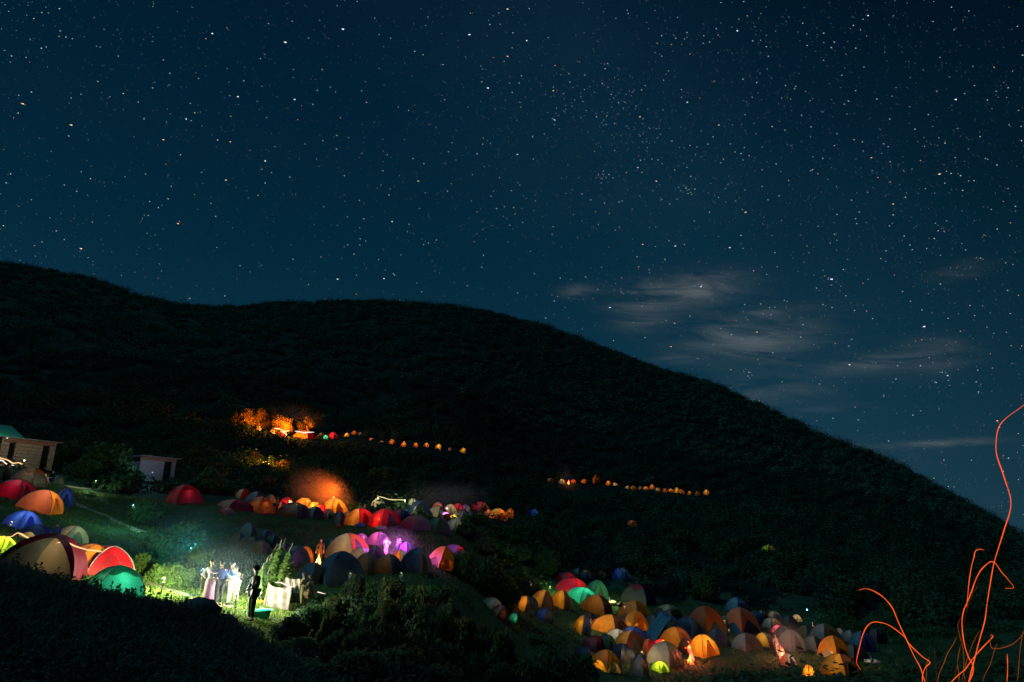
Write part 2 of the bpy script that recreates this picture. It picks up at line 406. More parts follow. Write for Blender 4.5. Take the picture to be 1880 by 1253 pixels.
def make_tent(cx, base, w, h, split, style, A, B, Cc, power, label, cat='tent', group=None, rmin=17.0, lampcol=(1, .75, .45), r=None):
    global tent_no, DPH
    tent_no += 1; DPH = tent_no*1.37
    p = ground(cx, base, rmin) if r is None else at_r(cx, base, r)[0]
    dz = depth(p); Wm = w*dz/F; Hm = h*dz/F
    sp = min(max(split, .02), .98); bb = math.atan2(sp, 1-sp)
    side = Wm/(math.sin(bb)+math.cos(bb))*1.02
    az = math.atan2(p.x, p.y)
    # step back half a tent so the near hem meets the pixel row
    n = Vector((p.x, p.y, 0)).normalized(); p2 = p+n*side*.5; p2.z = gz(p2)
    if p2.z-p.z > side*.5: p2.z = p.z+side*.5
    nm = normal(p2, side*.45); nm = Vector((nm.x*.8, nm.y*.8, nm.z)).normalized()
    e = empty('dome_tent', p2, label, cat, group)
    qr = Vector((0, 0, 1)).rotation_difference(nm) @ Quaternion((0, 0, 1), bb-az)
    e.rotation_mode = 'QUATERNION'; e.rotation_quaternion = qr
    hh = max(Hm*.93-.12, Hm*.6); w_, d_ = side, side
    small = Wm*F/dz < 15
    fA, fB = fabric(A), fabric(B); fC = fabric(Cc) if Cc != '-' else None
    ns = 5 if small else 10
    rr = random.Random(tent_no)
    w_ *= rr.uniform(.90, 1.10); d_ *= rr.uniform(.90, 1.12)
    def pn(nm_, k, mat, **kw):
        v, f = panel(w_, d_, hh, k, ns=ns, nt_=ns, **kw); return mobj(nm_, v, f, mat, e, True)
    if style == 'A':
        pn('front_panel', 3, fabric('ggrey') if B == 'green' else fB, s0=0, s1=.45); pn('front_panel', 3, fA, s0=.45, s1=1); pn('side_panel', 0, fC); pn('side_panel', 2, fC); pn('back_panel', 1, fC)
    else:
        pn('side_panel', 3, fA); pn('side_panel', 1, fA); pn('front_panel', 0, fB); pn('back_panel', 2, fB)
    if not small:
        for k in range(2):                       # crossing poles, arching corner to corner
            pts = [dome_pt(w_, d_, hh, k, 0, 1-j/8, .012) for j in range(8)]+[dome_pt(w_, d_, hh, k, 0, 0, .012)]+[dome_pt(w_, d_, hh, (k+2) % 4, 0, (j+1)/8, .012) for j in range(8)]
            mb = MB(); mb.tube(pts, .014 if style != 'P' else .022, 5); mb.build('pole', M_pole if style == 'P' else M_poled, e)
        # door: arched zip panel standing proud of the front
        if style in 'DPF' and w > 26:
            v, f = panel(w_, d_, hh, 0, t0=lambda s: .42+.55*abs(2*(s-.24)/.52-1)**2.2, t1=lambda s: .985, s0=.24, s1=.76, ns=8, nt_=6, off=.012)
            mobj('door', v, f, fabric('dgrey') if (rr.random() < .4 and power < 30) else fB, e, True)  # some doors dark cloth, standing in for the shade of an open doorway
            pts = [dome_pt(w_, d_, hh, 0, .24+.52*j/12, min(.985, .42+.55*abs(2*j/12-1)**2.2), .02) for j in range(13)]
            MB().tube(pts, .01, 4).build('zip', M_poled, e)
        if style in 'FP' and fC:
            fly = MB()
            for k in range(4):
                cut = .62 if k in (0, 2) else .70
                v, f = panel(w_, d_, hh, k, t1=lambda s, c=cut: c+(1.0-c)*abs(2*s-1)**1.7*.96, ns=12, nt_=8, off=.045, bow=.06); fly.add(v, f)
            fly.build('rain_fly', fC, e, True)
        if style == 'A':
            fly = MB()
            for k in range(4):
                v, f = panel(w_, d_, hh, k, t1=(lambda s: .20+.80*abs(2*s-1)**3.2) if k == 3 else (lambda s: .97), ns=16, nt_=8, off=.07, bow=.05); fly.add(v, f)
            fly.build('rain_fly', fC, e, True)
        if style == 'C' and fC:                 # half fly thrown over crown
            fly = MB()
            for k in range(4):
                v, f = panel(w_, d_, hh, k, t1=lambda s: .45+.06*math.sin(9*s+k), ns=10, nt_=5, off=.04, bow=.05); fly.add(v, f)
            fly.build('rain_fly', fC, e, True)
    else:
        if fC:
            v, f = panel(w_, d_, hh, 0, t1=lambda s: .5, ns=4, nt_=3, off=.04); mobj('rain_fly', v, f, fC, e, True)
    if power:
        L = bpy.data.lights.new('inner_light', 'POINT'); L.energy = power; L.color = lampcol; L.shadow_soft_size = .08  # light inside the tent, added to most so the cloth glows
        lo = bpy.data.objects.new('inner_light', L); C.objects.link(lo); lo.parent = e; lo.location = (0, -.1*side, hh*.5)
    clear.append((p2.x, p2.y, side*.75+.8)); q = p2-n*(1.2+side); clear.append((q.x, q.y, side*.7+1)); 
    if dz > 90:
        for g in (3, 6, 9, 13): q = p2-n*g; clear.append((q.x, q.y, 3.2))
        clear.append((p2.x, p2.y, 3.6))
    return e
def make_tarp(cx, base, w, h, A, label, rmin=17., yawd=20):
    """ridge tarp slung over a line on two poles"""
    p = ground(cx, base, rmin); dz = depth(p); Wm = w*dz/F; Hm = h*dz/F; az = math.atan2(p.x, p.y)
    n = Vector((p.x, p.y, 0)).normalized(); p2 = p+n*Wm*.3; p2.z = gz(p2)
    e = empty('tarp_shelter', p2, label, 'tarp shelter', None, -az+math.radians(yawd)); vs = []; fs = []; nu, nv = 14, 10
    rr = random.Random(int(cx))
    for j in range(nv+1):
        for i in range(nu+1):
            u = i/nu*2-1; v = j/nv*2-1
            z = Hm*(1-abs(u)**1.25)*(1-.12*math.cos(v*PI/2))+rr.uniform(-.03, .03)*Hm+.04*Hm*math.sin(v*9+u*3)
            vs.append((u*Wm/2*(1+.08*v), v*Wm*.35, z))
    for j in range(nv):
        for i in range(nu): q = j*(nu+1)+i; fs.append((q, q+1, q+nu+2, q+nu+1))
    mobj('tarp', vs, fs, fabric(A), e, True)
    for s in (-1, 1): MB().tube([(0, s*Wm*.33, -.2), (0, s*Wm*.33, Hm*.9)], .025, 6).build('pole', M_poled, e)
    clear.append((p2.x, p2.y, Wm*.8)); q = p2-n*(1+Wm); clear.append((q.x, q.y, 2)); return e

G1 = 'tents of the near left camp'; G2 = 'tents of the upper terrace'; G3 = 'tents of the lower terrace'; G4 = 'tents of the right hand camp'
T = [
 # left camp
 (72,1066,134,86,.80,'A','beige','green','maroon',16,'large maroon fly tent with beige and grey green front above the dark bank',G1),
 (156,1053,84,58,.3,'D','orange','orange','-',45,'orange tent squeezed between maroon tent and red tent',G1),
 (190,1060,100,60,.2,'P','crimson','red','-',42,'bright red tent with pale poles behind the green tent',G1),
 (207,1099,108,66,.22,'C','green','teal','green',36,'glowing green tent nearest the dark bank, below the red tent',G1),
 (128,1000,56,38,.3,'D','beige','pgreen','-',5,'pale beige dome tent with a person in front of it',G1),
 (38,972,58,38,.4,'D','blue','blue','-',30,'bright blue dome tent below the striped salmon tent',G1),
 (62,994,54,34,.6,'F','beige','beige','dblue',9,'cream tent with deep blue fly behind the maroon tent',G1),
 (-2,1014,52,34,.5,'D','lime','lime','-',30,'lime green tent cut by left edge of the photo',G1),
 (71,942,76,46,.72,'D','salmon','orange','-',38,'salmon and orange dome tent with horizontal creases',G1),
 (110,930,40,38,.3,'D','navy','dblue','-',14,'dark blue dome tent right of the salmon and orange tent',G1),
 (25,917,72,40,.55,'D','crimson','maroon','-',16,'crimson and maroon tent left of the salmon tent',G1),
 (50,893,56,38,.6,'C','tan','dgrey','orange',7,'grey tan tent with orange crown patch below the wooden shed',G1),
 (78,886,20,19,.9,'D','beige','beige','-',4,'little cream triangular tent beside seated campers',G1),
 (103,888,22,18,.4,'D','grey','dgrey','-',0,'small dim grey tent right of the seated campers',G1),
 (337,927,62,38,.35,'C','maroon','maroon','red',24,'lone maroon tent with glowing red fly below the grey shack',G1),
 # upper terrace
 (445,916,26,19,.35,'D','tan','maroon','-',2,'small tan and maroon tent at left end of upper terrace, set back',G2),
 (432,938,60,20,.3,'D','salmon','maroon','-',2,'low maroon tent with salmon end at left end of upper terrace',G2),
 (470,924,36,22,.4,'D','grey','navy','-',0,'slate blue tent behind the orange and rust tent',G2),
 (476,943,46,31,.45,'C','rust','rust','orange',13,'rust tent with orange crown on the upper terrace',G2),
 (495,924,20,17,.5,'D','grey','grey','-',0,'plain grey tent right of the rust tent',G2),
 (524,932,24,20,.6,'C','red','white','red',16,'peaked red and white tent beside fire lit campers',G2),
 (539,951,60,28,.62,'D','brown','dgrey','-',4,'brown and charcoal tent in front of the red and white tent',G2),
 (556,937,32,24,.6,'D','orange','orange','-',60,'glowing orange tent left of the smoke',G2),
 (576,942,26,22,.5,'D','yellow','orange','-',50,'yellow orange tent just under the smoke',G2),
 (577,953,32,23,.38,'D','grey','dgrey','-',0,'small tent with light grey left side and charcoal front',G2),
 (600,954,28,20,.42,'D','red','dgrey','-',6,'small tent with red left side and charcoal front',G2),
 (612,947,46,32,.4,'D','orange','orange','-',110,'brightest orange tent directly beside the smoky fire',G2),
 (624,965,24,26,.5,'D','grey','dgrey','-',0,'charcoal tent with grey side next to the bright orange tent',G2),
 (660,966,54,33,.5,'D','orange','red','-',42,'orange tent with red right side beside the campfire glow',G2),
 (671,942,28,17,.5,'D','olive','dgrey','-',0,'dark olive tent behind the orange and red tent',G2),
 (706,969,62,34,.42,'D','red','maroon','-',14,'tent with bright red left side and maroon front',G2),
 (762,975,56,29,.4,'D','maroon','dgrey','-',3,'dark maroon tent in middle of the upper terrace',G2),
 (803,979,44,29,.4,'D','dgreen','dgreen','-',1,'dark green tent right of the dark maroon tent',G2),
 (803,951,36,23,.5,'D','tan','brown','-',2,'grey brown tent behind the dark green tent',G2),
 (825,944,24,19,.5,'D','tan','beige','-',13,'beige dome tent between the grey brown and red tents',G2),
 (838,941,20,18,.5,'D','crimson','red','-',8,'small crimson tent right of the beige tent',G2),
 (803,934,18,13,.5,'D','salmon','salmon','-',4,'tiny salmon tent at the rear by the blue smoke',G2),
 (846,956,26,19,.5,'D','grey','grey','-',1,'light grey tent above the pale green tent',G2),
 (862,955,22,17,.5,'D','dgrey','navy','-',0,'slate tent right of the light grey tent',G2),
 (881,943,36,22,.45,'D','red','rust','-',12,'red and rust tent near right end of upper terrace',G2),
 (896,950,22,15,.5,'D','orange','salmon','-',10,'small orange tent in front of the red and rust tent',G2),
 (881,956,26,17,.5,'D','brown','dgrey','-',2,'low brown tent below the small orange tent',G2),
 (912,940,22,12,.5,'D','brown','olive','-',2,'dim brown tent peeking over the yellow tent',G2),
 (914,953,34,20,.35,'D','yellow','orange','-',30,'glowing yellow orange tent near right end of upper terrace',G2),
 (934,951,17,19,.6,'D','orange','rust','-',9,'last tent at right end of upper terrace, amber',G2),
 (865,977,30,23,.65,'D','pgreen','pgreen','-',20,'pale mint tent on grass at front of upper terrace',G2),
 (832,976,32,26,.5,'D','grey','ggrey','-',7,'translucent grey tent with a lamp left of the pale mint tent',G2),
 (832,954,14,11,.5,'D','yellow','lime','-',16,'tiny yellow green tent behind the lamp',G2),
 (694,931,24,18,.5,'D','pgreen','ggrey','-',8,'pale green tent left of the two hanging lamps',G2),
 (757,929,16,15,.5,'D','pgreen','ggrey','-',8,'pale small tent right of the two hanging lamps',G2),
 # lower terrace
 (453,986,28,27,.7,'D','grey','dgrey','-',0,'dim grey tent with creased side, highest of the dark left group',G3),
 (435,1001,24,24,.6,'D','brown','navy','-',0,'dim brown tent at far left of the lower terrace',G3),
 (458,1009,38,24,.7,'D','brown','navy','-',0,'dim brown tent behind the spiky lit plants',G3),
 (500,1006,30,24,.5,'D','dgreen','navy','-',0,'dark green tent above the spiky lit plants',G3),
 (540,1042,54,38,.35,'C','navy','dgrey','dgrey',0,'black navy tent left of the little campfire',G3),
 (556,1032,30,30,.3,'D','dgrey','rust','-',7,'dark tent with rust red side facing the campfire',G3),
 (637,1030,78,48,.6,'D','tan','rust','-',20,'large tan and orange tent right of the campfire',G3),
 (664,999,24,21,.4,'D','magenta','purple','-',12,'narrow magenta tent behind the large tan tent',G3),
 (694,1001,38,24,.5,'D','magenta','purple','-',24,'round magenta tent by the purple light',G3),
 (662,1036,46,30,.7,'D','tan','grey','-',3,'grey cream tent in front of the large tan tent',G3),
 (690,1036,34,34,.4,'D','navy','navy','-',0,'navy tent just below the round magenta tent',G3),
 (624,1077,76,60,.25,'F','grey','navy','navy',0,'large navy tent at front left of lower terrace',G3),
 (673,1056,52,40,.55,'D','brown','dgrey','-',3,'brown and charcoal tent right of the large navy tent',G3),
 (712,1054,50,36,.62,'D','brown','navy','-',3,'brown and navy tent at middle front of lower terrace',G3),
 (733,1042,34,34,.6,'D','orange','grey','-',9,'narrow tent with orange side beside the purple light',G3),
 (762,1053,58,44,.62,'D','navy','grey','-',1,'navy tent with light grey right side',G3),
 (808,1044,44,40,.4,'F','brown','rust','amber',16,'arched orange and grey tent at right end of lower terrace',G3),
 (836,1018,34,18,.5,'D','purple','crimson','-',5,'low purple and crimson tent past the arched orange tent',G3),
 # right hand camp
 (903,1121,38,22,.5,'D','ggrey','grey','-',2,'grey green dome at far left of right hand camp',G4),
 (915,1136,28,24,.4,'C','brown','brown','salmon',3,'brown tent with salmon crown below the grey green dome',G4),
 (936,1121,24,26,.7,'D','orange','rust','-',11,'amber tent second in the arc from the left',G4),
 (956,1121,25,28,.7,'D','orange','brown','-',11,'amber tent third in the arc from the left',G4),
 (974,1117,24,20,.5,'D','navy','navy','-',0,'black navy tent between amber tents of the arc',G4),
 (993,1117,38,32,.5,'D','orange','brown','-',13,'amber and brown tent fifth in the arc',G4),
 (1028,1117,34,31,.68,'D','orange','brown','-',18,'tall amber tent left of the glowing teal tent',G4),
 (1094,1128,50,32,.72,'D','orange','brown','-',8,'wide amber tent in front of the glowing teal tent',G4),
 (1040,1073,36,20,.5,'D','maroon','crimson','-',5,'dark red tent behind the bright crimson tent',G4),
 (1050,1093,58,28,.68,'D','crimson','red','-',32,'bright crimson tent left of the green tents',G4),
 (1061,1056,22,12,.5,'D','ggrey','dgreen','-',0,'dull green tent at rear of the crimson tent',G4),
 (1076,1063,24,15,.5,'C','navy','navy','orange',4,'navy tent with amber crown at rear',G4),
 (1104,1061,16,13,.5,'D','brown','dgrey','-',1,'tiny brown tent between amber crowned and blue tents',G4),
 (1140,1067,36,22,.5,'D','blue','tarp','-',7,'blue dome tent alone at rear of right hand camp',G4),
 (1095,1098,36,30,.4,'D','green','green','-',13,'green striped tent behind the glowing teal tent',G4),
 (1070,1109,52,26,.4,'D','teal','teal','-',75,'glowing teal dome with bright lamp spot',G4),
 (1172,1110,56,34,.7,'C','dgrey','navy','maroon',0,'dark grey tent set apart right of the green tents',G4),
 (998,1142,32,24,.5,'D','dblue','navy','-',4,'dark blue tent half hidden by the thicket',G4),
 (940,1142,16,18,.5,'D','green','teal','-',3,'sliver of teal tent beneath the amber tents',G4),
 (1068,1166,30,34,.5,'D','orange','navy','-',10,'orange tent with navy front at left of front cluster',G4),
 (1120,1167,62,34,.6,'D','orange','brown','-',15,'broad orange tent with maroon brown right side in front cluster',G4),
 (1164,1146,56,38,.6,'F','grey','dgrey','orange',5,'grey tent with amber arched fly behind glowing yellow tent',G4),
 (1168,1158,42,32,.35,'F','orange','orange','yellow',40,'glowing yellow orange tent of the front cluster',G4),
 (1134,1178,38,20,.5,'D','white','grey','-',7,'white topped tent below the broad orange tent',G4),
 (1164,1183,46,28,.4,'D','blue','dblue','-',8,'royal blue tent below the glowing yellow tent',G4),
 (1158,1202,56,38,.35,'D','orange','brown','-',8,'brown tent with small orange triangle side',G4),
 (1094,1196,44,26,.5,'D','maroon','maroon','-',2,'plum maroon tent at left of front cluster',G4),
 (1112,1200,36,32,.6,'D','dgreen','dgreen','-',2,'bottle green tent right of the plum maroon tent',G4),
 (1142,1220,46,34,.4,'D','navy','navy','-',0,'navy tent in the hollow of the front cluster',G4),
 (1112,1234,48,36,.5,'F','orange','olive','orange',55,'vivid orange tent at bottom behind dark leaves',G4),
 (1174,1243,32,40,.7,'D','grey','dgrey','-',2,'steep grey tent at bottom right of vivid orange tent',G4),
 (1221,1226,62,42,.6,'D','grey','ggrey','-',5,'wrinkled silver grey tent of the front cluster',G4),
 (1212,1236,30,20,.5,'D','lime','lime','-',28,'lime green tent at the foot of the wrinkled grey tent',G4),
 (1227,1141,48,26,.6,'C','dgrey','olive','beige',0,'charcoal tent with pale crown behind the blue tarp',G4),
 (1240,1193,52,36,.7,'D','orange','rust','-',14,'amber tent under the blue tarp shelter',G4),
 (1214,1192,24,17,.5,'D','red','orange','-',30,'small ember red tent left of the amber tarp side tent',G4),
 (1293,1208,48,38,.5,'D','orange','orange','-',55,'orange tent lit by the pink fire',G4),
 (1298,1168,58,48,.5,'F','dgrey','olive','rust',2,'dark olive tent with rust arched fly',G4),
 (1362,1165,56,44,.5,'F','tarp','navy','salmon',3,'blue tent with salmon arched trim',G4),
 (1354,1125,38,26,.5,'D','tarp','navy','-',7,'teal blue tent topmost of the right hand camp',G4),
 (1400,1142,24,20,.5,'D','grey','dgrey','-',1,'thin grey ribbed tent right of the blue tents',G4),
 (1422,1141,24,18,.5,'D','tan','grey','-',2,'dusty tan tent right of the ribbed tent',G4),
 (1418,1155,30,20,.5,'D','grey','tan','-',3,'dusty grey tent directly above the pink cloth tent',G4),
 (1430,1165,24,17,.5,'D','pink','crimson','-',14,'small pink tent above the smoky fire',G4),
 (1463,1142,18,14,.5,'D','tan','tan','-',5,'small tan tent near the blue lamp',G4),
 (1376,1160,34,15,.4,'D','grey','grey','-',1,'low light grey tent at foot of the blue trimmed tent',G4),
 (1372,1196,48,30,.5,'D','grey','dgrey','-',1,'drab grey tent behind the middle thicket',G4),
 (1402,1188,30,24,.8,'D','yellow','dgrey','-',12,'charcoal tent with amber triangular side',G4),
 (1454,1196,46,36,.5,'D','grey','grey','-',5,'round grey tent behind the smoky fire',G4),
 (1448,1224,26,22,.5,'D','salmon','white','-',4,'whitish tent in front of the smoky fire',G4),
 (1517,1188,52,38,.5,'D','grey','olive','-',1,'olive tent with grey arc in the last cluster',G4),
 (1532,1212,48,40,.6,'F','tan','brown','orange',6,'tan tent with orange arched fly in the last cluster',G4),
 (1543,1172,24,18,.7,'D','tan','dgrey','-',1,'narrow tan and charcoal tent in rear of the last cluster',G4),
 (1562,1180,28,22,.6,'D','grey','dgrey','-',1,'narrow grey tent between tan and dark blue tents',G4),
 (1584,1196,42,34,.4,'D','tarp','dblue','-',3,'dark blue tent with pale rim in the last cluster',G4),
 (1612,1182,28,26,.5,'D','dgrey','dgrey','-',0,'charcoal tent farthest right of the last cluster',G4),
 (1546,1246,66,40,.62,'D','orange','brown','-',22,'large orange and brown tent at bottom of last cluster',G4),
 (1486,1247,20,26,.5,'D','orange','orange','-',12,'orange tent hidden in leaves left of the large orange tent',G4),
 # fillers of the crowded clusters
 (1082,1146,30,20,.5,'D','brown','navy','-',0,'low brown tent between the amber arc and the orange navy tent',G4),
 (1150,1134,30,20,.6,'D','olive','dgrey','-',0,'olive tent above the grey arched tent of the front cluster',G4),
 (1200,1160,40,28,.6,'D','dgrey','navy','-',1,'charcoal tent left of the big blue tarp',G4),
 (1192,1206,36,30,.4,'D','rust','maroon','-',5,'rust and maroon tent left of the wrinkled grey tent',G4),
 (1262,1168,44,32,.6,'D','navy','tarp','-',2,'navy tent right of the big blue tarp',G4),
 (1262,1202,30,28,.6,'D','brown','rust','-',7,'rust brown tent behind the pink fire',G4),
 (1075,1214,40,24,.6,'D','navy','dgrey','-',0,'navy tent under the plum maroon tent',G4),
 (1318,1190,42,32,.4,'D','dgrey','navy','-',1,'charcoal tent right of the orange tent lit by the pink fire',G4),
 (1335,1160,34,28,.5,'D','olive','dgrey','-',1,'olive charcoal tent left of the blue tent with salmon trim',G4),
 (1388,1145,30,22,.5,'D','navy','tarp','-',1,'navy tent just right of the topmost teal blue tent',G4),
 (1440,1182,34,30,.5,'D','dgrey','grey','-',3,'dark grey tent above the smoky fire',G4),
 (1482,1176,34,26,.5,'D','olive','dgrey','-',1,'low olive tent left of the last cluster',G4),
 (1494,1196,36,26,.6,'D','grey','dgrey','-',1,'grey tent at front left of the last cluster',G4),
 (1570,1214,44,28,.5,'D','dgrey','navy','-',1,'charcoal tent between the dark blue and large orange tents',G4),
 (1450,1150,26,18,.5,'D','dgrey','navy','-',0,'charcoal tent left of the small tan tent',G4),
 (1098,1158,26,22,.5,'D','rust','red','-',20,'small rust red tent beside the broad orange tent',G4),
 (586,945,24,20,.5,'D','orange','red','-',30,'orange red tent below the smoke, right of the yellow orange one',G2),
 (640,958,26,20,.5,'D','rust','maroon','-',8,'rust tent left of the orange and red tent',G2),
 (735,958,36,24,.5,'D','maroon','navy','-',4,'maroon navy tent behind the bright red sided tent',G2),
 (852,942,22,17,.5,'D','purple','grey','-',4,'purplish grey tent between crimson and red rust tents',G2),
 (515,941,26,20,.5,'D','rust','maroon','-',8,'rust maroon tent right of the red lit person',G2),
 (606,1016,34,26,.5,'D','dgrey','navy','-',0,'charcoal tent above the little campfire',G3),
 (520,1020,36,24,.5,'D','dgrey','navy','-',0,'charcoal tent behind the black navy tent',G3),
 (572,1070,46,36,.5,'D','navy','dgrey','-',0,'navy tent left of the large navy tent, before the campfire',G3),
 (476,1016,34,24,.6,'D','brown','dgrey','-',1,'dim brown tent at front of the dark left group',G3),
 (486,992,28,20,.5,'D','dgrey','navy','-',0,'charcoal tent behind the dark green tent',G3),
 (415,946,26,15,.5,'D','maroon','dgrey','-',2,'low maroon charcoal tent at the very left of upper terrace',G2),
 (745,1016,30,20,.5,'D','purple','navy','-',4,'dim purple tent right of the violet lamp',G3),
 # singles
 (1412,1014,26,15,.4,'D','lime','olive','-',7,'lone yellow green tent on the dark slope',None),
 (1160,968,22,13,.6,'D','rust','brown','-',9,'lone rust tent among dark bushes below the far tent row',None),
 (979,948,24,15,.7,'D','blue','tarp','-',9,'lone blue tent beyond the right end of upper terrace',None),
]
for t in T:
    if t[11] in (G2, G3): t = t[:2]+(t[2]*1.08, t[3]*1.05)+t[4:]
    if t[11] == G4:                       # brown ends darkened in colour so they read as unlit panels
        cm = {'orange': 'amber', 'brown': 'unlit_brown'}; t = t[:2]+(t[2]*1.13, t[3]*1.1)+t[4:6]+tuple(cm.get(q, q) for q in t[6:9])+(t[9]*.8,)+t[10:]
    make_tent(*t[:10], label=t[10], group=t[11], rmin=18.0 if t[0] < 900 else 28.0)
make_tarp(770, 948, 46, 28, 'tarp', 'creased blue tarp shelter behind the dark maroon tent')
make_tarp(1230, 1180, 78, 44, 'tarp', 'big creased blue tarp shelter over the amber tent', rmin=28)
EG = 'tiny tents of the far upper row'; k = 0
ordn = 'first second third fourth fifth sixth seventh eighth ninth tenth eleventh twelfth thirteenth fourteenth fifteenth'.split()
up = [(650,798,10,'orange'),(661,799,9,'tan'),(682,809,10,'salmon'),(700,814,8,'tan'),(720,816,13,'orange'),(741,821,11,'orange'),(763,822,10,'orange'),(783,821,11,'orange'),(804,825,12,'yellow'),(825,828,8,'pink'),(849,832,12,'yellow')]
for i, (x, y, w, cn) in enumerate(up):
    make_tent(x, y, w, w*[.8,.6,.55,.7,.75,.95,1.0,.7,.9,.8,.85][i], [.7,.8,.5,.9,.6,.75,.8,.6,.85,.5,.8][i], 'S', cn, 'brown', '-', [14,4,10,30,22,45,26,34,60,5,44][i], '%s tiny %s tent from the left in the far upper row' % (ordn[i], {'yellow': 'amber', 'tan': 'tan'}.get(cn, cn)), group=EG, rmin=90)
for x, y, w, h, A, B, pw, lb in [(559,806,40,15,'orange','red',45,'widest orange tent of the far camp, a light streak along its top'),
   (516,803,20,12,'orange','magenta',20,'small many coloured tent under the fire lit trees'),(500,797,9,10,'tan','tan',5,'narrow tan tent left of the many coloured tent'),
   (473,791,14,10,'olive','tan',20,'drab tent at left end of the far camp'),(589,802,14,8,'olive','brown',12,'low olive tent of the far camp beside the green one'),
   (597,808,9,11,'teal','green',70,'tiny bright green tent of the far camp'),(611,806,19,13,'crimson','maroon',60,'crimson tent at right of the far camp'),(636,803,10,9,'yellow','brown',40,'tiny yellow tent right of the crimson tent')]:
    make_tent(x, y, w, h, .6, 'S', A, B, '-', pw, lb, group='tents of the far camp under the lit trees', rmin=90)
fr = [(1011,888,14,'yellow'),(1031,889,9,'pgreen'),(1053,888,8,'red'),(1095,889,14,'orange'),(1117,892,9,'orange'),(1152,898,9,'tan'),(1163,901,9,'orange'),(1175,900,8,'tan'),(1197,900,9,'orange'),(1208,903,8,'tan'),
      (1221,905,10,'orange'),(1232,904,9,'orange'),(1243,906,10,'yellow'),(1252,908,10,'orange'),(1266,909,9,'orange'),(1281,912,9,'orange'),(1297,909,10,'yellow'),(1072,888,10,'orange'),(1130,894,9,'tan'),(1186,900,9,'orange')]
fr.sort()
ordn += ['eighteenth', 'nineteenth', 'twentieth']
ordn = ordn[:15]+['sixteenth', 'seventeenth']+ordn[15:]
for i, (x, y, w, cn) in enumerate(fr):
    w *= 1.2
    make_tent(x, y, w, w*(.55+.07*(i*5 % 7)), .35+.1*(i*3 % 6), 'S', cn, 'brown', '-', 6+5*(i*7 % 9), '%s tiny %s tent from the left in the far right row' % (ordn[i], {'yellow': 'amber', 'pgreen': 'pale green'}.get(cn, cn)), group='tiny tents of the far right row', rmin=90)

# ------------------------------------------------------------------ sheds
M_plank = solid('weathered_planks', (.46, .41, .31), .9, .1, .35, 5)
M_fascia = solid('reddish_fascia', (.36, .20, .14), .8, .2)
M_dark = solid('dark_interior', (.015, .017, .02), .9, .1)
M_tin = solid('tin_sheet', (.40, .42, .46), .6, .4, .2, 4)
M_greenroof = solid('green_tin_roof', (.02, .20, .14), .5, .4)
M_plaster = solid('pale_plaster', (.62, .66, .52), .9, .1)
def shed(px, py, wm, hm, yaw, wallm, label, slats=True, rmin=40):
    p = ground(px, py, rmin); az = math.atan2(p.x, p.y); e = empty('wooden_shed' if slats else 'tin_shack', p, label, 'shed', None, -az+yaw)
    w = MB(); d = 2.2
    op = [(-.30*wm, .5), (.34*wm, .62)] if slats else [(.30*wm, .9)]
    xs = [-wm/2]
    for ox, ow in op: xs += [ox-ow/2, ox+ow/2]
    xs.append(wm/2)
    n = 8 if slats else 1
    for i in range(0, len(xs), 2):
        x0, x1 = xs[i], xs[i+1]
        for j in range(n):
            z0 = -.4+(hm*.86+.4)*j/n; z1 = -.4+(hm*.86+.4)*(j+1)/n
            w.box(((x0+x1)/2, .02*random.random(), (z0+z1)/2), (x1-x0, .05, z1-z0-(.035 if slats else 0)))
    w.box((-wm/2+.03, d/2+.04, hm*.4-.2), (.06, d-.02, hm*.8+.4)); w.box((wm/2-.03, d/2+.04, hm*.4-.2), (.06, d-.02, hm*.8+.4)); w.build('wall', wallm, e)
    MB().box((0, d+.1, hm*.4-.2), (wm, .06, hm*.85+.4)).build('back_wall', M_dark, e)
    for ox, ow in op:
        f = MB().box((ox, .25, hm*.38), (ow*.98, .04, hm*.86)).build('doorway', M_dark, e)  # dark sheet set in each opening to stand for the shaded inside
    MB().box((0, -.045, hm*.925), (wm+.1, .05, hm*.13)).build('fascia', M_fascia, e)
    for x in (-wm/2, wm/2): MB().tube([(x, -.08, -.4), (x, -.08, hm*.98)], .06, 8).build('post', M_plank, e)
    r_ = MB().box((0, d/2-.1, hm+.04), (wm+.7, d+.9, .06)).build('roof', M_tin, e)
    clear.append((p.x, p.y, wm*.8)); n_ = Vector((p.x, p.y, 0)).normalized()
    for g in (3, 6): clear.append((p.x-n_.x*g, p.y-n_.y*g, wm*.6))
    return e
shed(45, 858, 4.5, 2.4, math.radians(30), M_plank, 'wooden shed with slatted wall and two dark openings at left edge', rmin=50)
shed(285, 884, 4.0, 2.5, math.radians(34), M_tin, 'grey tin shack with dark doorway and a blue lit wall', slats=False, rmin=50)
p = ground(-22, 850, 60); e = empty('green_roofed_hut', p, 'pale hut with green roof cut by the left edge', 'hut', None, -math.atan2(p.x, p.y)+.45)
MB().box((0, 1.4, 1.0), (4.2, 2.6, 2.8)).build('wall', M_plaster, e)
vs = [(-2.6,-.5,2.35),(2.3,-.5,2.35),(1.9,1.4,3.6),(-2.6,1.4,3.6),(2.3,3.3,2.35),(-2.6,3.3,2.35)]
vs += [(x, y, z-.07) for x, y, z in vs]
mobj('roof', vs, [(0,1,2,3),(3,2,4,5),(1,4,2),(6,9,8,7),(9,11,10,8),(7,8,10),(0,6,7,1),(1,7,10,4),(4,10,11,5)], M_greenroof, e)
MB().box((1.2, .07, .95), (.75, .06, 1.9)).build('door', M_dark, e)

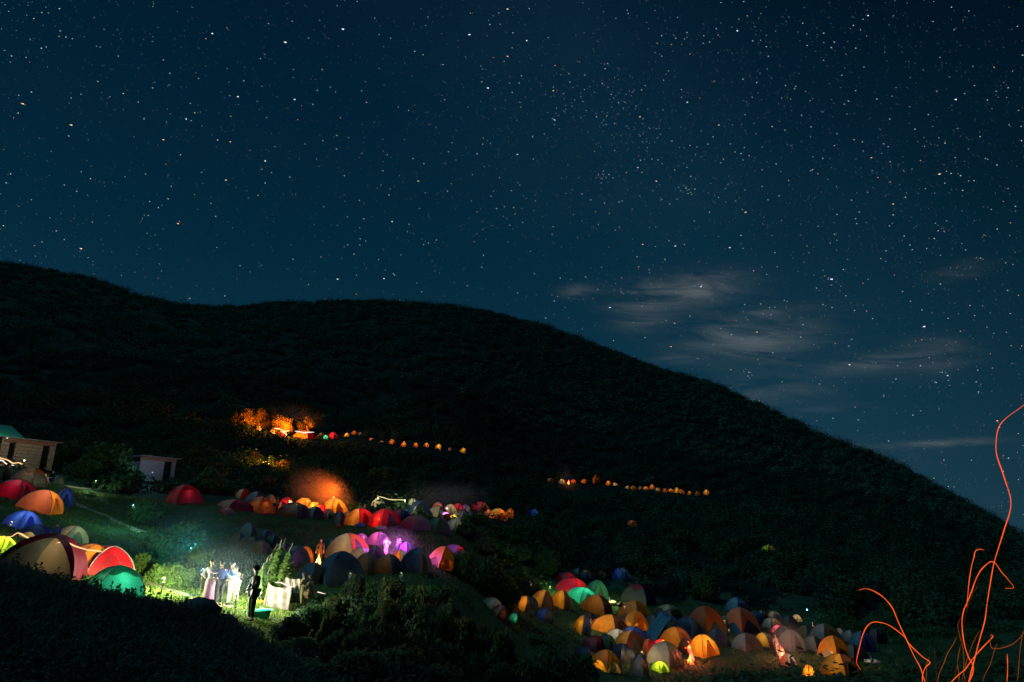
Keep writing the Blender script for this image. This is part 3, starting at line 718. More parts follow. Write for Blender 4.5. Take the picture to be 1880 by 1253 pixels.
# ------------------------------------------------------------------ people
def skin_chain(name, chains, mat, parent=None, sub=1):
    """chains: list of [(pos, radius), ...]; a chain may start at an index string of an earlier named point"""
    vs = []; es = []; rs = []; names = {}
    for ch in chains:
        prev = None
        for it in ch:
            if isinstance(it, str): prev = names[it]; continue
            pos, r = it[0], it[1]; vs.append(pos); rs.append(r); i = len(vs)-1
            if prev is not None: es.append((prev, i))
            prev = i
            if len(it) > 2: names[it[2]] = i
    me = bpy.data.meshes.new(name); me.from_pydata(vs, es, []); o = bpy.data.objects.new(name, me); C.objects.link(o)
    md = o.modifiers.new('skin', 'SKIN'); md.branch_smoothing = .6
    lay = me.skin_vertices[0].data
    for i, r in enumerate(rs): lay[i].radius = (r, r) if not isinstance(r, tuple) else r
    lay[0].use_root = True
    if sub: sd = o.modifiers.new('sub', 'SUBSURF'); sd.levels = sub; sd.render_levels = sub
    dg = bpy.context.evaluated_depsgraph_get(); m2 = bpy.data.meshes.new_from_object(o.evaluated_get(dg)); bpy.data.objects.remove(o)
    m2.name = name; m2.materials.clear(); m2.materials.append(mat); m2.polygons.foreach_set('use_smooth', [True]*len(m2.polygons))
    r = bpy.data.objects.new(name, m2); C.objects.link(r)
    if parent: r.parent = parent
    return r
M_skin = solid('skin', (.36, .20, .13), .6, .4, .1)
M_hair = solid('hair', (.012, .010, .010), .6, .4, .2)
M_shoe = solid('shoe', (.03, .03, .03), .6, .3)
M_eye = solid('eye_white', (.7, .7, .68), .3, .5, .05)
def cloth(name, col): return solid('cloth_'+name, col, .85, .2, .2, 9, 0, .5)
POSE = {
 'stand': dict(), 
 'hips': dict(elL=(-.36, .02, 1.16), wrL=(-.20, .04, .98), elR=(.36, .02, 1.16), wrR=(.20, .04, .98)),
 'reach': dict(elR=(.30, .16, 1.20), wrR=(.24, .40, 1.22), elL=(-.28, .14, 1.16), wrL=(-.16, .36, 1.12)),
 'walk': dict(knL=(-.10, .18, .52), anL=(-.10, .24, .09), knR=(.10, -.04, .50), anR=(.10, -.30, .14), elL=(-.25, -.12, 1.14), wrL=(-.25, -.05, .92), elR=(.25, .12, 1.14), wrR=(.25, .26, .98)),
 'look_down': dict(hd=(0, .07, 1.62), elR=(.24, .12, 1.16), wrR=(.08, .30, 1.12), elL=(-.24, .10, 1.16), wrL=(-.08, .30, 1.10)),
 'narrow': dict(hd=(0, .06, 1.62), elL=(-.205, .05, 1.15), elR=(.205, .05, 1.15), wrL=(-.09, .20, 1.04), wrR=(.09, .20, 1.0)),
 'sit': dict(seat=1),
}
def person(px, py, hpx, pose, yaw, top, bottom, label, bcol=None, skirt=False, rmin=17., hood=False, r=None, group=None):
    p = ground(px, py, rmin) if r is None else at_r(px, py, r)[0]
    dz = depth(p); Hm = hpx*dz/F; sit = pose == 'sit'; full = Hm/(1.78 if not sit else 1.28)
    e = empty('person', p, label, 'person', group, yaw-math.atan2(p.x, p.y)); e.scale = (full,)*3
    if not sit: e.rotation_euler[0] = math.sin(px*1.7)*.07-.03; e.rotation_euler[1] = math.sin(px*.9)*.03
    q = POSE[pose]; g = lambda k_, d_: q.get(k_, d_)
    dzs = -.50 if sit else 0.0
    hd = g('hd', (0, .03, 1.63)); hd = (hd[0], hd[1], hd[2]+dzs)
    sh = lambda s: (s*.18, 0, 1.40+dzs)
    el = {-1: g('elL', (-.25, .0, 1.13)), 1: g('elR', (.25, .0, 1.13))}; wr = {-1: g('wrL', (-.27, .06, .88)), 1: g('wrR', (.27, .06, .88))}
    if sit:
        el = {s: (s*.26, .12, .66) for s in (-1, 1)}; wr = {s: (s*.16, .34, .62) for s in (-1, 1)}
        hip = {s: (s*.10, .02, .42) for s in (-1, 1)}; kn = {s: (s*.17, .42, .50) for s in (-1, 1)}; an = {s: (s*.12, .46, .09) for s in (-1, 1)}; pel = (0, 0, .42)
    else:
        hip = {s: (s*.09, 0, .92) for s in (-1, 1)}; kn = {-1: g('knL', (-.10, .02, .50)), 1: g('knR', (.10, .02, .50))}; an = {-1: g('anL', (-.10, -.02, .09)), 1: g('anR', (.10, -.02, .09))}; pel = (0, 0, .96)
    V = Vector
    body = [[(pel, .125, 'p'), ((0, 0, 1.12+dzs), .115), ((0, 0, 1.30+dzs), (.145), 'c'), ((0, 0, 1.44+dzs), .07), ((0, hd[1]*.4, 1.51+dzs), .052), ((hd[0], hd[1]*.8, hd[2]-.05), .075), ((hd[0], hd[1], hd[2]+.04), .092, 'h'), ((hd[0], hd[1]-.01, hd[2]+.11), .07)],
            ['h', ((hd[0], hd[1]+.10, hd[2]-.005), .016)]]
    for s in (-1, 1):
        body.append(['h', ((hd[0]+s*.088, hd[1]-.01, hd[2]+.005), .018)])
        w_ = V(wr[s]); dirh = (w_-V(el[s])).normalized(); hc = w_+dirh*.07
        body.append(['c', (sh(s), .058), (el[s], .042), (wr[s], .028), (tuple(hc), .033, 'hand%d' % s)])
        sidev = dirh.cross(V((0, 1, 0)) if abs(dirh.y) < .9 else V((0, 0, 1))).normalized(); curl = dirh.cross(sidev).normalized()
        for f_ in range(4):
            b0 = hc+sidev*(f_-1.5)*.021+dirh*.02; L = (.070, .082, .076, .060)[f_]
            body.append(['hand%d' % s, (tuple(b0+dirh*.02), .0095), (tuple(b0+dirh*(.02+L*.5)+curl*.012), .0085), (tuple(b0+dirh*(.02+L*.85)+curl*.04), .007)])
        body.append(['hand%d' % s, (tuple(hc-sidev*.045+dirh*.0+curl*.01), .011), (tuple(hc-sidev*.062+dirh*.035+curl*.02), .009)])
        a_ = an[s]
        body.append(['p', (hip[s], .092), (kn[s], .056), (a_, .038), ((a_[0], a_[1]+.13, a_[2]-.045), .034)])
    skin_chain('body', body, M_skin, e, 1)
    tm = cloth(*top); bm_ = cloth(*bottom)
    jk = [[((0, 0, pel[2]-.02), .165, 'p'), ((0, 0, 1.12+dzs), .15), ((0, 0, 1.30+dzs), .172, 'c'), ((0, 0, 1.43+dzs), .10)]]
    for s in (-1, 1): jk.append(['c', (sh(s), .082), (el[s], .062), (tuple(V(wr[s])*.93+V(el[s])*.07), .045)])
    skin_chain('jacket', jk, tm, e, 1)
    if skirt:
        mb = MB(); pts = [(0, 0, .98+dzs), (0, 0, .8), (0, 0, .5), (0, .0, .12)] ; mb.tube(pts, [.17, .21, .25, .30], 14); mb.build('skirt', bm_, e, True)
    else:
        tr = [[(pel, .15, 'p')]]
        for s in (-1, 1): tr.append(['p', (hip[s], .115), (kn[s], .082), (tuple(V(an[s])*.96+V(kn[s])*.04), .062)])
        skin_chain('trousers', tr, bm_, e, 1)
    for s in (-1, 1): MB().ball((an[s][0], an[s][1]+.06, an[s][2]-.035), .05, 10, 7, (.95, 2.4, .95)).build('shoe', M_shoe, e, True)
    hb = MB(); hb.ball((hd[0], hd[1]-.022, hd[2]+.055), .112, 14, 10, (.93, 1.0, .98), .03)
    hb.build('hood' if hood else 'hair', tm if hood else M_hair, e, True)
    for s in (-1, 1): MB().ball((hd[0]+s*.034, hd[1]+.086, hd[2]+.03), .013, 8, 6).build('eye', M_eye, e, True)
    clear.append((p.x, p.y, 1.2)); return e
PG = 'campers in the white headlamp light'
person(384, 1108, 78, 'hips', 2.6, ('lavender', (.36, .30, .42)), ('mauve', (.34, .17, .28)), 'person in lavender shawl and mauve skirt, hands on hips', skirt=True, group=PG)
person(399, 1113, 80, 'look_down', .3, ('navy', (.02, .035, .13)), ('black', (.03, .03, .035)), 'person in navy coat between two pale dressed campers', group=PG)
person(418, 1111, 76, 'reach', -1.9, ('denim', (.12, .22, .42)), ('cream', (.42, .36, .24)), 'person in blue denim top and cream trousers', group=PG)
person(432, 1107, 66, 'look_down', 2.2, ('pale', (.62, .50, .36)), ('cream', (.42, .36, .24)), 'person in beige jacket and cream trousers', group=PG)
person(459, 1141, 98, 'narrow', 2.0, ('black', (.03, .03, .035)), ('black', (.03, .03, .035)), 'dark silhouetted hooded person standing before the lit plants', hood=True, rmin=16)
person(552, 1112, 58, 'reach', 1.6, ('tanned', (.48, .30, .17)), ('sand', (.42, .34, .22)), 'person in tan jacket leaning to the plank screen')
person(567, 1110, 54, 'sit', 1.2, ('sand', (.42, .34, .22)), ('tanned', (.48, .30, .17)), 'person in sandy clothes seated right of the plank screen')
person(585, 1036, 46, 'stand', 2.9, ('brown', (.09, .05, .035)), ('brown', (.09, .05, .035)), 'person in dark clothes standing over the small campfire')
person(708, 1022, 36, 'look_down', .6, ('pinkish', (.6, .35, .4)), ('pale', (.62, .50, .36)), 'camper in pink top in magenta light, left of the pair')
person(728, 1022, 34, 'reach', -1.2, ('lavender', (.36, .30, .42)), ('navy', (.02, .035, .13)), 'camper in lavender top in magenta light, right of the pair')
person(99, 1006, 46, 'stand', .5, ('navy', (.02, .035, .13)), ('black', (.03, .03, .035)), 'person in dark blue before the pale beige tent')
person(84, 892, 20, 'sit', 1.0, ('pinkish', (.6, .35, .4)), ('black', (.03, .03, .035)), 'seated camper with pink jacket by the cream triangular tent', rmin=30)
person(94, 890, 26, 'sit', 2.6, ('black', (.03, .03, .035)), ('navy', (.02, .035, .13)), 'seated camper in black right of the pink jacket', rmin=30)
person(2, 905, 54, 'walk', -1.4, ('brown', (.09, .05, .035)), ('black', (.03, .03, .035)), 'dark figure walking at the left edge', rmin=30)
person(507, 944, 32, 'stand', 1.9, ('red_lit', (.55, .12, .06)), ('brown', (.09, .05, .035)), 'red lit person, glow put in the coat colour, between rust tent and brown tent')  # red glow on this person is painted as the coat colour
person(812, 958, 24, 'look_down', 2.2, ('white', (.7, .68, .66)), ('grey', (.25, .25, .25)), 'person in white shirt leaning over the dark green tent')
person(1268, 1216, 38, 'look_down', 1.4, ('red_lit', (.55, .12, .06)), ('brown', (.09, .05, .035)), 'person glowing red by the pink fire', rmin=28)  # firelight is partly put into the red of the clothes
person(1430, 1206, 40, 'look_down', .9, ('slate', (.16, .19, .22)), ('grey', (.25, .25, .25)), 'person in slate jacket at the smoky fire', rmin=28)
person(1417, 1200, 36, 'stand', 2.4, ('olive', (.14, .13, .08)), ('brown', (.09, .05, .035)), 'person in olive coat left of the slate jacket', rmin=28)

# ------------------------------------------------------------------ camp furniture
M_sheet = solid('pale_sheet', (.24, .21, .18), .8, .15, .35, 4, 0, .6)
p = ground(505, 1118, 17); az = math.atan2(p.x, p.y)
e = empty('plank_screen', p, 'pale plank and sacking screen beside the lit spiky plants', 'screen', None, -az-.25)
def sheet(w, h, lean, sag, off):
    vs = []; fs = []; nu, nv = 14, 12; rr = random.Random(off)
    for sgn in (0, .05):
        for j in range(nv+1):
            for i in range(nu+1):
                u = i/nu-.5; v = j/nv
                top = h*(1-sag*math.sin(PI*(i/nu)))*(1-.10*u)
                vs.append((u*w*(1.05-.1*v)+lean*v, sgn+.05*math.sin(u*17+v*3)+.02*math.sin(v*13), top*v-.1))
    n = (nu+1)*(nv+1)
    for j in range(nv):
        for i in range(nu): q = j*(nu+1)+i; fs.append((q, q+1, q+nu+2, q+nu+1)); fs.append((n+q+nu+1, n+q+nu+2, n+q+1, n+q))
    return vs, fs
v, f = sheet(.95, .95, .10, .10, 1); mobj('front_sheet', v, f, M_sheet, e, True)
v, f = sheet(.62, .55, .0, .05, 2); o_ = mobj('back_sheet', v, f, M_sheet, e, True, (.45, .5, .62))
for x in (-.42, .5): MB().tube([(x, -.04, -.2), (x+.1, -.04, .98)], .022, 7).build('post', M_bark, e)
p = ground(478, 1136, 16); e = empty('green_tub', p, 'green plastic tub at the feet of the dark hooded person', 'tub', None, .3)
M_tub = solid('green_plastic', (.02, .42, .28), .4, .5, .1); mb = MB(); n = 20; vs = []; fs = []
prof = [(.0, .0), (.20, .0), (.26, .26), (.29, .27), (.29, .25), (.27, .25), (.245, .24), (.19, .02), (0, .02)]
for r_, z_ in prof:
    for k in range(n): vs.append((1.3*r_*math.cos(2*PI*k/n), r_*math.sin(2*PI*k/n), z_))
for j in range(len(prof)-1):
    for k in range(n): fs.append((j*n+k, j*n+(k+1) % n, (j+1)*n+(k+1) % n, (j+1)*n+k))
mobj('basin', vs, fs, M_tub, e, True)
for s in (-1, 1): MB().tube([(s*.33, -.07, .24), (s*.41, -.05, .26), (s*.41, .05, .26), (s*.33, .07, .24)], .014, 6).build('handle', M_tub, e)
p = ground(472, 1108, 16); vs = []; fs = []
o_ = MB(); o_.ball((0, 0, .06), .16, 14, 8, (1.5, .8, .45), .18); o_ = o_.build('folded_cloth', solid('yellow_cloth', (.78, .42, .03), .8, .2, .25, 8, 0, .8), None, True, p)
tag(o_, 'crumpled yellow cloth lying left of the plank screen', 'cloth')
for i, (x, y, s, lb) in enumerate([(362, 1128, .42, 'largest dark rock at left end of the row on the bank edge'), (384, 1133, .26, 'rounded dark rock right of the largest rock'), (396, 1137, .24, 'small dark rock in middle of the row'),
        (410, 1137, .30, 'dark rock below the pale dressed campers'), (428, 1141, .2, 'smallest dark rock near the hooded person')]):
    p, _ = at_r(x, y, 13.6+.2*i); rm = solid('dark_rock', (.06, .065, .07), .95, .1, .3, 5, 0, .9)
    random.seed(i+3); o_ = MB().ball((0, 0, s*.25), s, 14, 10, (1, .8, .7), .16).build('rock', rm, None, True, p); o_.rotation_euler = (0, 0, i); tag(o_, lb, 'rock', 'rocks on the bank edge')
M_litter = solid('white_plastic', (.72, .70, .62), .6, .4, .1)
for x, y, rz, lb in [(1588, 1212, .3, 'crumpled white sack left of its pair, by the last cluster'), (1604, 1219, -.5, 'crumpled white sack right of its pair, by the last cluster')]:
    p = ground(x, y, 28); o_ = MB().ball((0, 0, .1), .33, 14, 8, (1.4, .7, .45), .35).build('white_sack', M_litter, None, True, p); o_.rotation_euler[2] = rz; tag(o_, lb, 'sack', 'white sacks')

M_bag = {n: solid('bag_'+n, c_, .7, .2, .3, 6, 0, .5) for n, c_ in dict(charcoal=(.05, .05, .06), red=(.4, .04, .04), sand=(.45, .38, .26), blue=(.04, .10, .3)).items()}
for i, (x, y, cn, lb, rm) in enumerate([(700,974,'sand','sand coloured duffel bag before the bright red sided tent',17),(730,976,'charcoal','charcoal duffel bag left of the dark maroon tent',17),(622,970,'red','red duffel bag at foot of the small charcoal tent',17),
        (1124,1112,'sand','sand coloured bag on the lit grass right of amber tents',28),(1138,1114,'charcoal','charcoal bag on the lit grass',28),(1150,1117,'red','red bag at the right end of the lit grass',28),(662,969,'blue','blue duffel bag before the orange and red tent',17)]):
    p = ground(x, y, rm); e = empty('duffel_bag', p, lb, 'bag', None, i*1.1); n = 12; vs = []; fs = []
    for j in range(9):
        t = j/8*2-1; rr_ = .19*(1-abs(t)**5*.6)*(1+.05*math.sin(j*2+i))
        for k in range(n): vs.append((t*.42, rr_*math.cos(2*PI*k/n), .17+rr_*.9*math.sin(2*PI*k/n)))
    for j in range(8):
        for k in range(n): fs.append((j*n+k, (j+1)*n+k, (j+1)*n+(k+1) % n, j*n+(k+1) % n))
    fs += [tuple(range(n)), tuple(8*n+k for k in range(n))[::-1]]
    mobj('bag_body', vs, fs, M_bag[cn], e, True)
    MB().tube([(-.2, .05, .33), (-.12, .08, .43), (.12, .08, .43), (.2, .05, .33)], .014, 5).build('strap', M_poled, e)

# ------------------------------------------------------------------ fires and lamps
M_fl = emis('flame_orange', (1, .22, .03), 5); M_fly = emis('flame_yellow', (1, .55, .12), 8); M_flr = emis('flame_pink', (1, .10, .06), 5)
M_coal = emis('embers', (1, .12, .02), 2.5)
def point(name, loc, power, col, rad=.12):
    L = bpy.data.lights.new(name, 'POINT'); L.energy = power; L.color = col; L.shadow_soft_size = rad
    o = bpy.data.objects.new(name, L); C.objects.link(o); o.location = loc; return o
def campfire(px, py, size, power, col, label, rmin=17., fl=None, up=.45, r=None):
    p = ground(px, py, rmin) if r is None else at_r(px, py, r)[0]
    e = empty('campfire', p, label, 'campfire'); rr = random.Random(int(px))
    for k in range(5):
        q = k*2*PI/5+rr.random()*.4; MB().tube([(size*.55*math.cos(q), size*.55*math.sin(q), 0), (size*.08*math.cos(q), size*.08*math.sin(q), size*.4)], [size*.07, size*.05], 7).build('log', M_bark, e)
    MB().ball((0, 0, size*.04), size*.34, 12, 6, (1, 1, .3), .3).build('ember_bed', M_coal, e)
    for k in range(5):
        q = rr.random()*6.28; x0, y0 = size*.16*math.cos(q), size*.16*math.sin(q); hh = size*rr.uniform(.7, 1.5)
        MB().tube([(x0, y0, 0), (x0*1.3+rr.uniform(-.1, .1)*size, y0, hh*.35), (x0*.7, y0+rr.uniform(-.1, .1)*size, hh*.7), (x0*.5+rr.uniform(-.1, .1)*size, y0*.5, hh)], [size*.10, size*.13, size*.07, size*.008], 8).build('flame', (fl or (M_fl, M_fly))[k % 2], e, True)
    l = point('fire_light', (0, 0, up+size*.5), power, col, .2); l.parent = e
    clear.append((p.x, p.y, 1.6)); return e
def lamp(px, py, hgt, power, col, label, rmin=17., r=None, bulb=.055, b=None):
    """camp lantern: base, glass and a carrying handle, hung on a stake when high"""
    if b is None: b = 8 if bulb > .04 else .5
    p = ground(px, py, rmin) if r is None else at_r(px, py, r)[0]
    e = empty('lantern', p, label, 'lantern'); z = hgt  # same lantern shape for seen lamps and added fill lights
    MB().tube([(0, 0, -.2), (0, 0, z-.09)], .018, 6).build('stake', M_bark, e)
    MB().tube([(0, 0, z-.09), (0, 0, z-.05)], .05, 10).build('base', M_poled, e)
    MB().ball((0, 0, z), bulb, 12, 8).build('globe', emis('glow_%d_%d_%d_%d' % (*(int(c*9) for c in col), int(b*10)), col, b), e, True)
    MB().tube([(-.06, 0, z-.05), (-.06, 0, z+.08), (0, 0, z+.12), (.06, 0, z+.08), (.06, 0, z-.05)], .006, 5).build('handle', M_poled, e)
    l = point('lantern_light', (0, 0, z+.16), power, col, .06); l.parent = e
    clear.append((p.x, p.y, .8)); return e
OR = (1, .36, .07)
campfire(583, 1040, .55, 60, OR, 'small campfire at the feet of the dark clothed person')
campfire(610, 936, 1.0, 900, (1, .20, .012), 'large smoky campfire between orange tents of the upper terrace', up=1.7)
campfire(524, 803, 1.3, 12000, (1, .25, .02), 'big campfire under the lit trees of the far camp', rmin=90, up=2.2)
campfire(1044, 890, 1.3, 900, (1, .25, .06), 'distant campfire at left of the far right tent row', rmin=90, up=1)
campfire(1269, 1219, .6, 260, (1, .13, .06), 'pink red campfire in the front cluster of right hand camp', rmin=28, fl=(M_flr, M_fl))
campfire(1438, 1213, .6, 170, (1, .25, .12), 'smoky campfire beside the slate jacketed person', rmin=28, fl=(M_flr, M_fly))
campfire(693, 968, .35, 60, OR, 'tiny campfire before the bright red sided tent')
lamp(466, 793, 2.2, 4500, (1, .25, .02), 'added amber fill light under the tallest amber lit tree', rmin=90, bulb=.04)  # unseen lamp added to brighten the left of the tree group
lamp(556, 800, 2.2, 3500, (1, .26, .02), 'added amber fill light behind the widest orange tent', rmin=90, bulb=.04)  # unseen lamp added to reach the trees on the right
campfire(492, 872, .7, 3600, (1, .27, .025), 'hidden campfire glowing under the column of lit bushes', rmin=60, up=1.6)
lamp(430, 1131, .7, 260, (.90, 1, .78), 'bright white headlamp lantern in front of the pale dressed campers', bulb=.03, b=12)
lamp(474, 1122, .5, 640, (1, .96, .75), 'added white fill light hidden in front of the lit plants', bulb=.03)  # unseen fill added to light the spiky plants
lamp(452, 1110, .5, 330, (.85, 1, .6), 'added fill light on the grass left of the lit plants', bulb=.02)  # second unseen fill, for plants shadowed by the screen
lamp(366, 1098, .9, 260, (.10, .55, 1), 'blue lamp left of the lavender dressed person', bulb=.03)
lamp(345, 1050, .9, 170, (.08, .9, .85), 'added cyan fill light behind the lit bush of the meadow', bulb=.02)  # added to tint the meadow bush cyan, no lamp known here
lamp(296, 1092, .45, 1000, (.95, 1, .42), 'added low fill light beside the path near the green bush', bulb=.02)  # added fill for the pool of light on path and bushes
lamp(693, 934, 1.0, 170, (1, .85, .45), 'left hanging lamp of the pair above the lime grass', b=5)
lamp(742, 940, 1.0, 210, (.95, 1, .5), 'right hanging lamp of the pair above the lime grass', b=5)
lamp(843, 978, .25, 60, (.95, 1, .6), 'ground lamp between grey and pale mint tents', b=15)
lamp(820, 951, .9, 60, (1, .6, .75), 'pink white lamp behind the dark green tent')
lamp(714, 1026, .9, 480, (1, .12, .75), 'magenta lamp among the pair of campers')
lamp(733, 1020, .9, 520, (.75, .15, 1), 'violet lamp right of the magenta lamp')
lamp(1484, 1140, .8, 12, (.15, .55, 1), 'small blue lamp in the right hand camp', rmin=28)
lamp(1120, 1112, .5, 150, (.85, 1, .4), 'lantern on grass right of the amber arc tents', rmin=28, bulb=.02)
lamp(1010, 1092, .5, 150, (.7, 1, .3), 'lantern lighting green bush left of the crimson tent', rmin=28, bulb=.03)
lamp(40, 868, 1.0, 75, (1, .86, .62), 'warm lamp in front of the wooden shed', rmin=50)
lamp(2, 856, 2.4, 150, (.8, 1, .6), 'pale green lamp by the green roofed hut', rmin=50)
lamp(276, 893, 1.3, 170, (.40, .72, 1), 'tiny blue lamp in front of the tin shack', rmin=40, bulb=.03, b=4)
lamp(14, 992, .6, 35, (1, .8, .45), 'lamp between lime tent and maroon tent', bulb=.03)
lamp(236, 985, 1.6, 260, (.22, .85, .70), 'added dim green fill light in the dark meadow', rmin=24, bulb=.012)  # made-up lamp that lifts the meadow's green
lamp(172, 906, .9, 130, (.75, 1, .45), 'lantern at the pale path across the meadow', rmin=30, bulb=.015)
lamp(640, 1100, 1.0, 40, (.8, 1, .5), 'added fill light hidden in the hedge below the lower terrace', bulb=.02)  # this and the next are added fills, buried in leaves to stay unseen
lamp(735, 1098, 1.0, 28, (.7, 1, .55), 'added fill light deep in the hedge right of the other one', bulb=.02)
lamp(1335, 1200, 1.8, 30, (1, .8, .5), 'added warm fill light over the middle thicket', rmin=28, bulb=.02)  # unseen fill added to warm the tents round it
lamp(1085, 1160, .6, 55, (1, .6, .25), 'added low warm fill light by the orange navy tent', rmin=28, bulb=.02)  # this low set is added between tents to light them from outside
lamp(1180, 1222, .6, 70, (1, .6, .25), 'added low warm fill light before the navy tent in the hollow', rmin=28, bulb=.02)
lamp(1530, 1222, .6, 50, (1, .55, .25), 'added low warm fill light before the last cluster', rmin=28, bulb=.02)
lamp(1340, 1178, .6, 30, (1, .6, .3), 'added low warm fill light by the salmon trimmed tent', rmin=28, bulb=.02)
lamp(1150, 1185, 2.2, 60, (1, .75, .4), 'added warm fill light on a stake in the front cluster', rmin=28, bulb=.02)  # this and those below are added fills for tent sides
lamp(1500, 1215, 2.0, 36, (1, .75, .4), 'added warm fill light left of the last cluster', rmin=28, bulb=.02)
lamp(975, 1135, 2.0, 26, (1, .7, .35), 'added warm fill light left of the dark blue tent', rmin=28, bulb=.02)

# light streaks: glowing tubes in the air, tracing the paths of carried lamps
def trail(name, pts, rad, mat, label, cat, group=None):
    """pts in world space, smoothed with Catmull-Rom"""
    P = [pts[0]]+list(pts)+[pts[-1]]; Q = []
    for i in range(1, len(P)-2):
        for k in range(8):
            t = k/8; a, b_, c_, d_ = P[i-1], P[i], P[i+1], P[i+2]
            Q.append(.5*((2*b_)+(c_-a)*t+(2*a-5*b_+4*c_-d_)*t*t+(3*b_-a-3*c_+d_)*t**3))
    Q.append(P[-2]); n = len(Q); rs = [rad*(.3+.7*min(1, i/(n*.22), (n-1-i)/6))*(1+.18*math.sin(i*.37)) for i in range(n)]
    o = MB().tube(Q, rs, 6).build(name, mat, None, True); return tag(o, label, cat, group)
def px_at_depth(px, py, dz): d = ray(px, py); return d*dz
M_cream = emis('cream_light', (1, .62, .28), 1.3); M_pinkw = emis('pink_white_light', (1, .72, .66), 1.6); M_whitey = emis('yellow_white_light', (1, .8, .35), 1.2)
M_orl = emis('orange_light', (1, .5, .2), 2.5)
def trailpx(name, L, dz, rad, mat, label, cat='light streak'): return trail(name, [px_at_depth(x, y, dz+.15*i) for i, (x, y) in enumerate(L)], rad, mat, label, cat)
trailpx('light_streak', [(8, 986), (22, 985), (33, 979), (48, 986), (72, 997), (95, 1000), (118, 995), (140, 1004), (162, 1010), (178, 1012), (190, 1014)], 20.6, .022, M_cream, 'long cream light streak waving above the maroon and red tents')
trailpx('light_streak', [(-6, 838), (3, 842), (14, 845), (24, 851), (34, 850), (45, 855)], 52, .05, M_cream, 'upper amber light streak before the wooden shed')
trailpx('light_streak', [(-6, 846), (4, 846), (12, 852), (26, 855)], 50, .045, M_pinkw, 'lower pale light streak before the wooden shed')
trailpx('light_streak', [(692, 911), (704, 914), (714, 917), (724, 918), (734, 918), (744, 919)], 49, .03, M_whitey, 'yellow white light streak joining the two hanging lamps')
trailpx('light_streak', [(505, 1070), (514, 1070), (522, 1073), (532, 1077), (541, 1078)], 20, .018, M_pinkw, 'pinkish light streak across the plank screen')
trailpx('light_streak', [(418, 1057), (425, 1059), (432, 1060), (439, 1063)], 20, .012, M_pinkw, 'short white light streak over the denim dressed person')
trailpx('light_streak', [(380, 1049), (386, 1050), (392, 1053), (401, 1052)], 20, .012, M_pinkw, 'short white light streak over the lavender shawl')
trailpx('light_streak', [(503, 787), (512, 788), (522, 792), (532, 791)], 150, .13, M_orl, 'orange light streak beneath the fire lit trees')
trailpx('light_streak', [(541, 792), (550, 793), (558, 795), (566, 794), (577, 794)], 150, .12, M_pinkw, 'white light streak along the top of the widest orange tent')
trailpx('light_streak', [(813, 945), (818, 942), (823, 943)], 43, .05, emis('magenta_light', (1, .2, .8), 3), 'short magenta light streak by the white shirted person')
trailpx('light_streak', [(582, 1087), (590, 1089), (598, 1091)], 20, .012, M_pinkw, 'short white light streak low in the hedge')
for x, y, c_ in [(707, 1012, 0), (712, 1016, 0), (720, 1018, 1), (735, 1008, 0), (738, 999, 0), (703, 1000, 0)]:
    pass
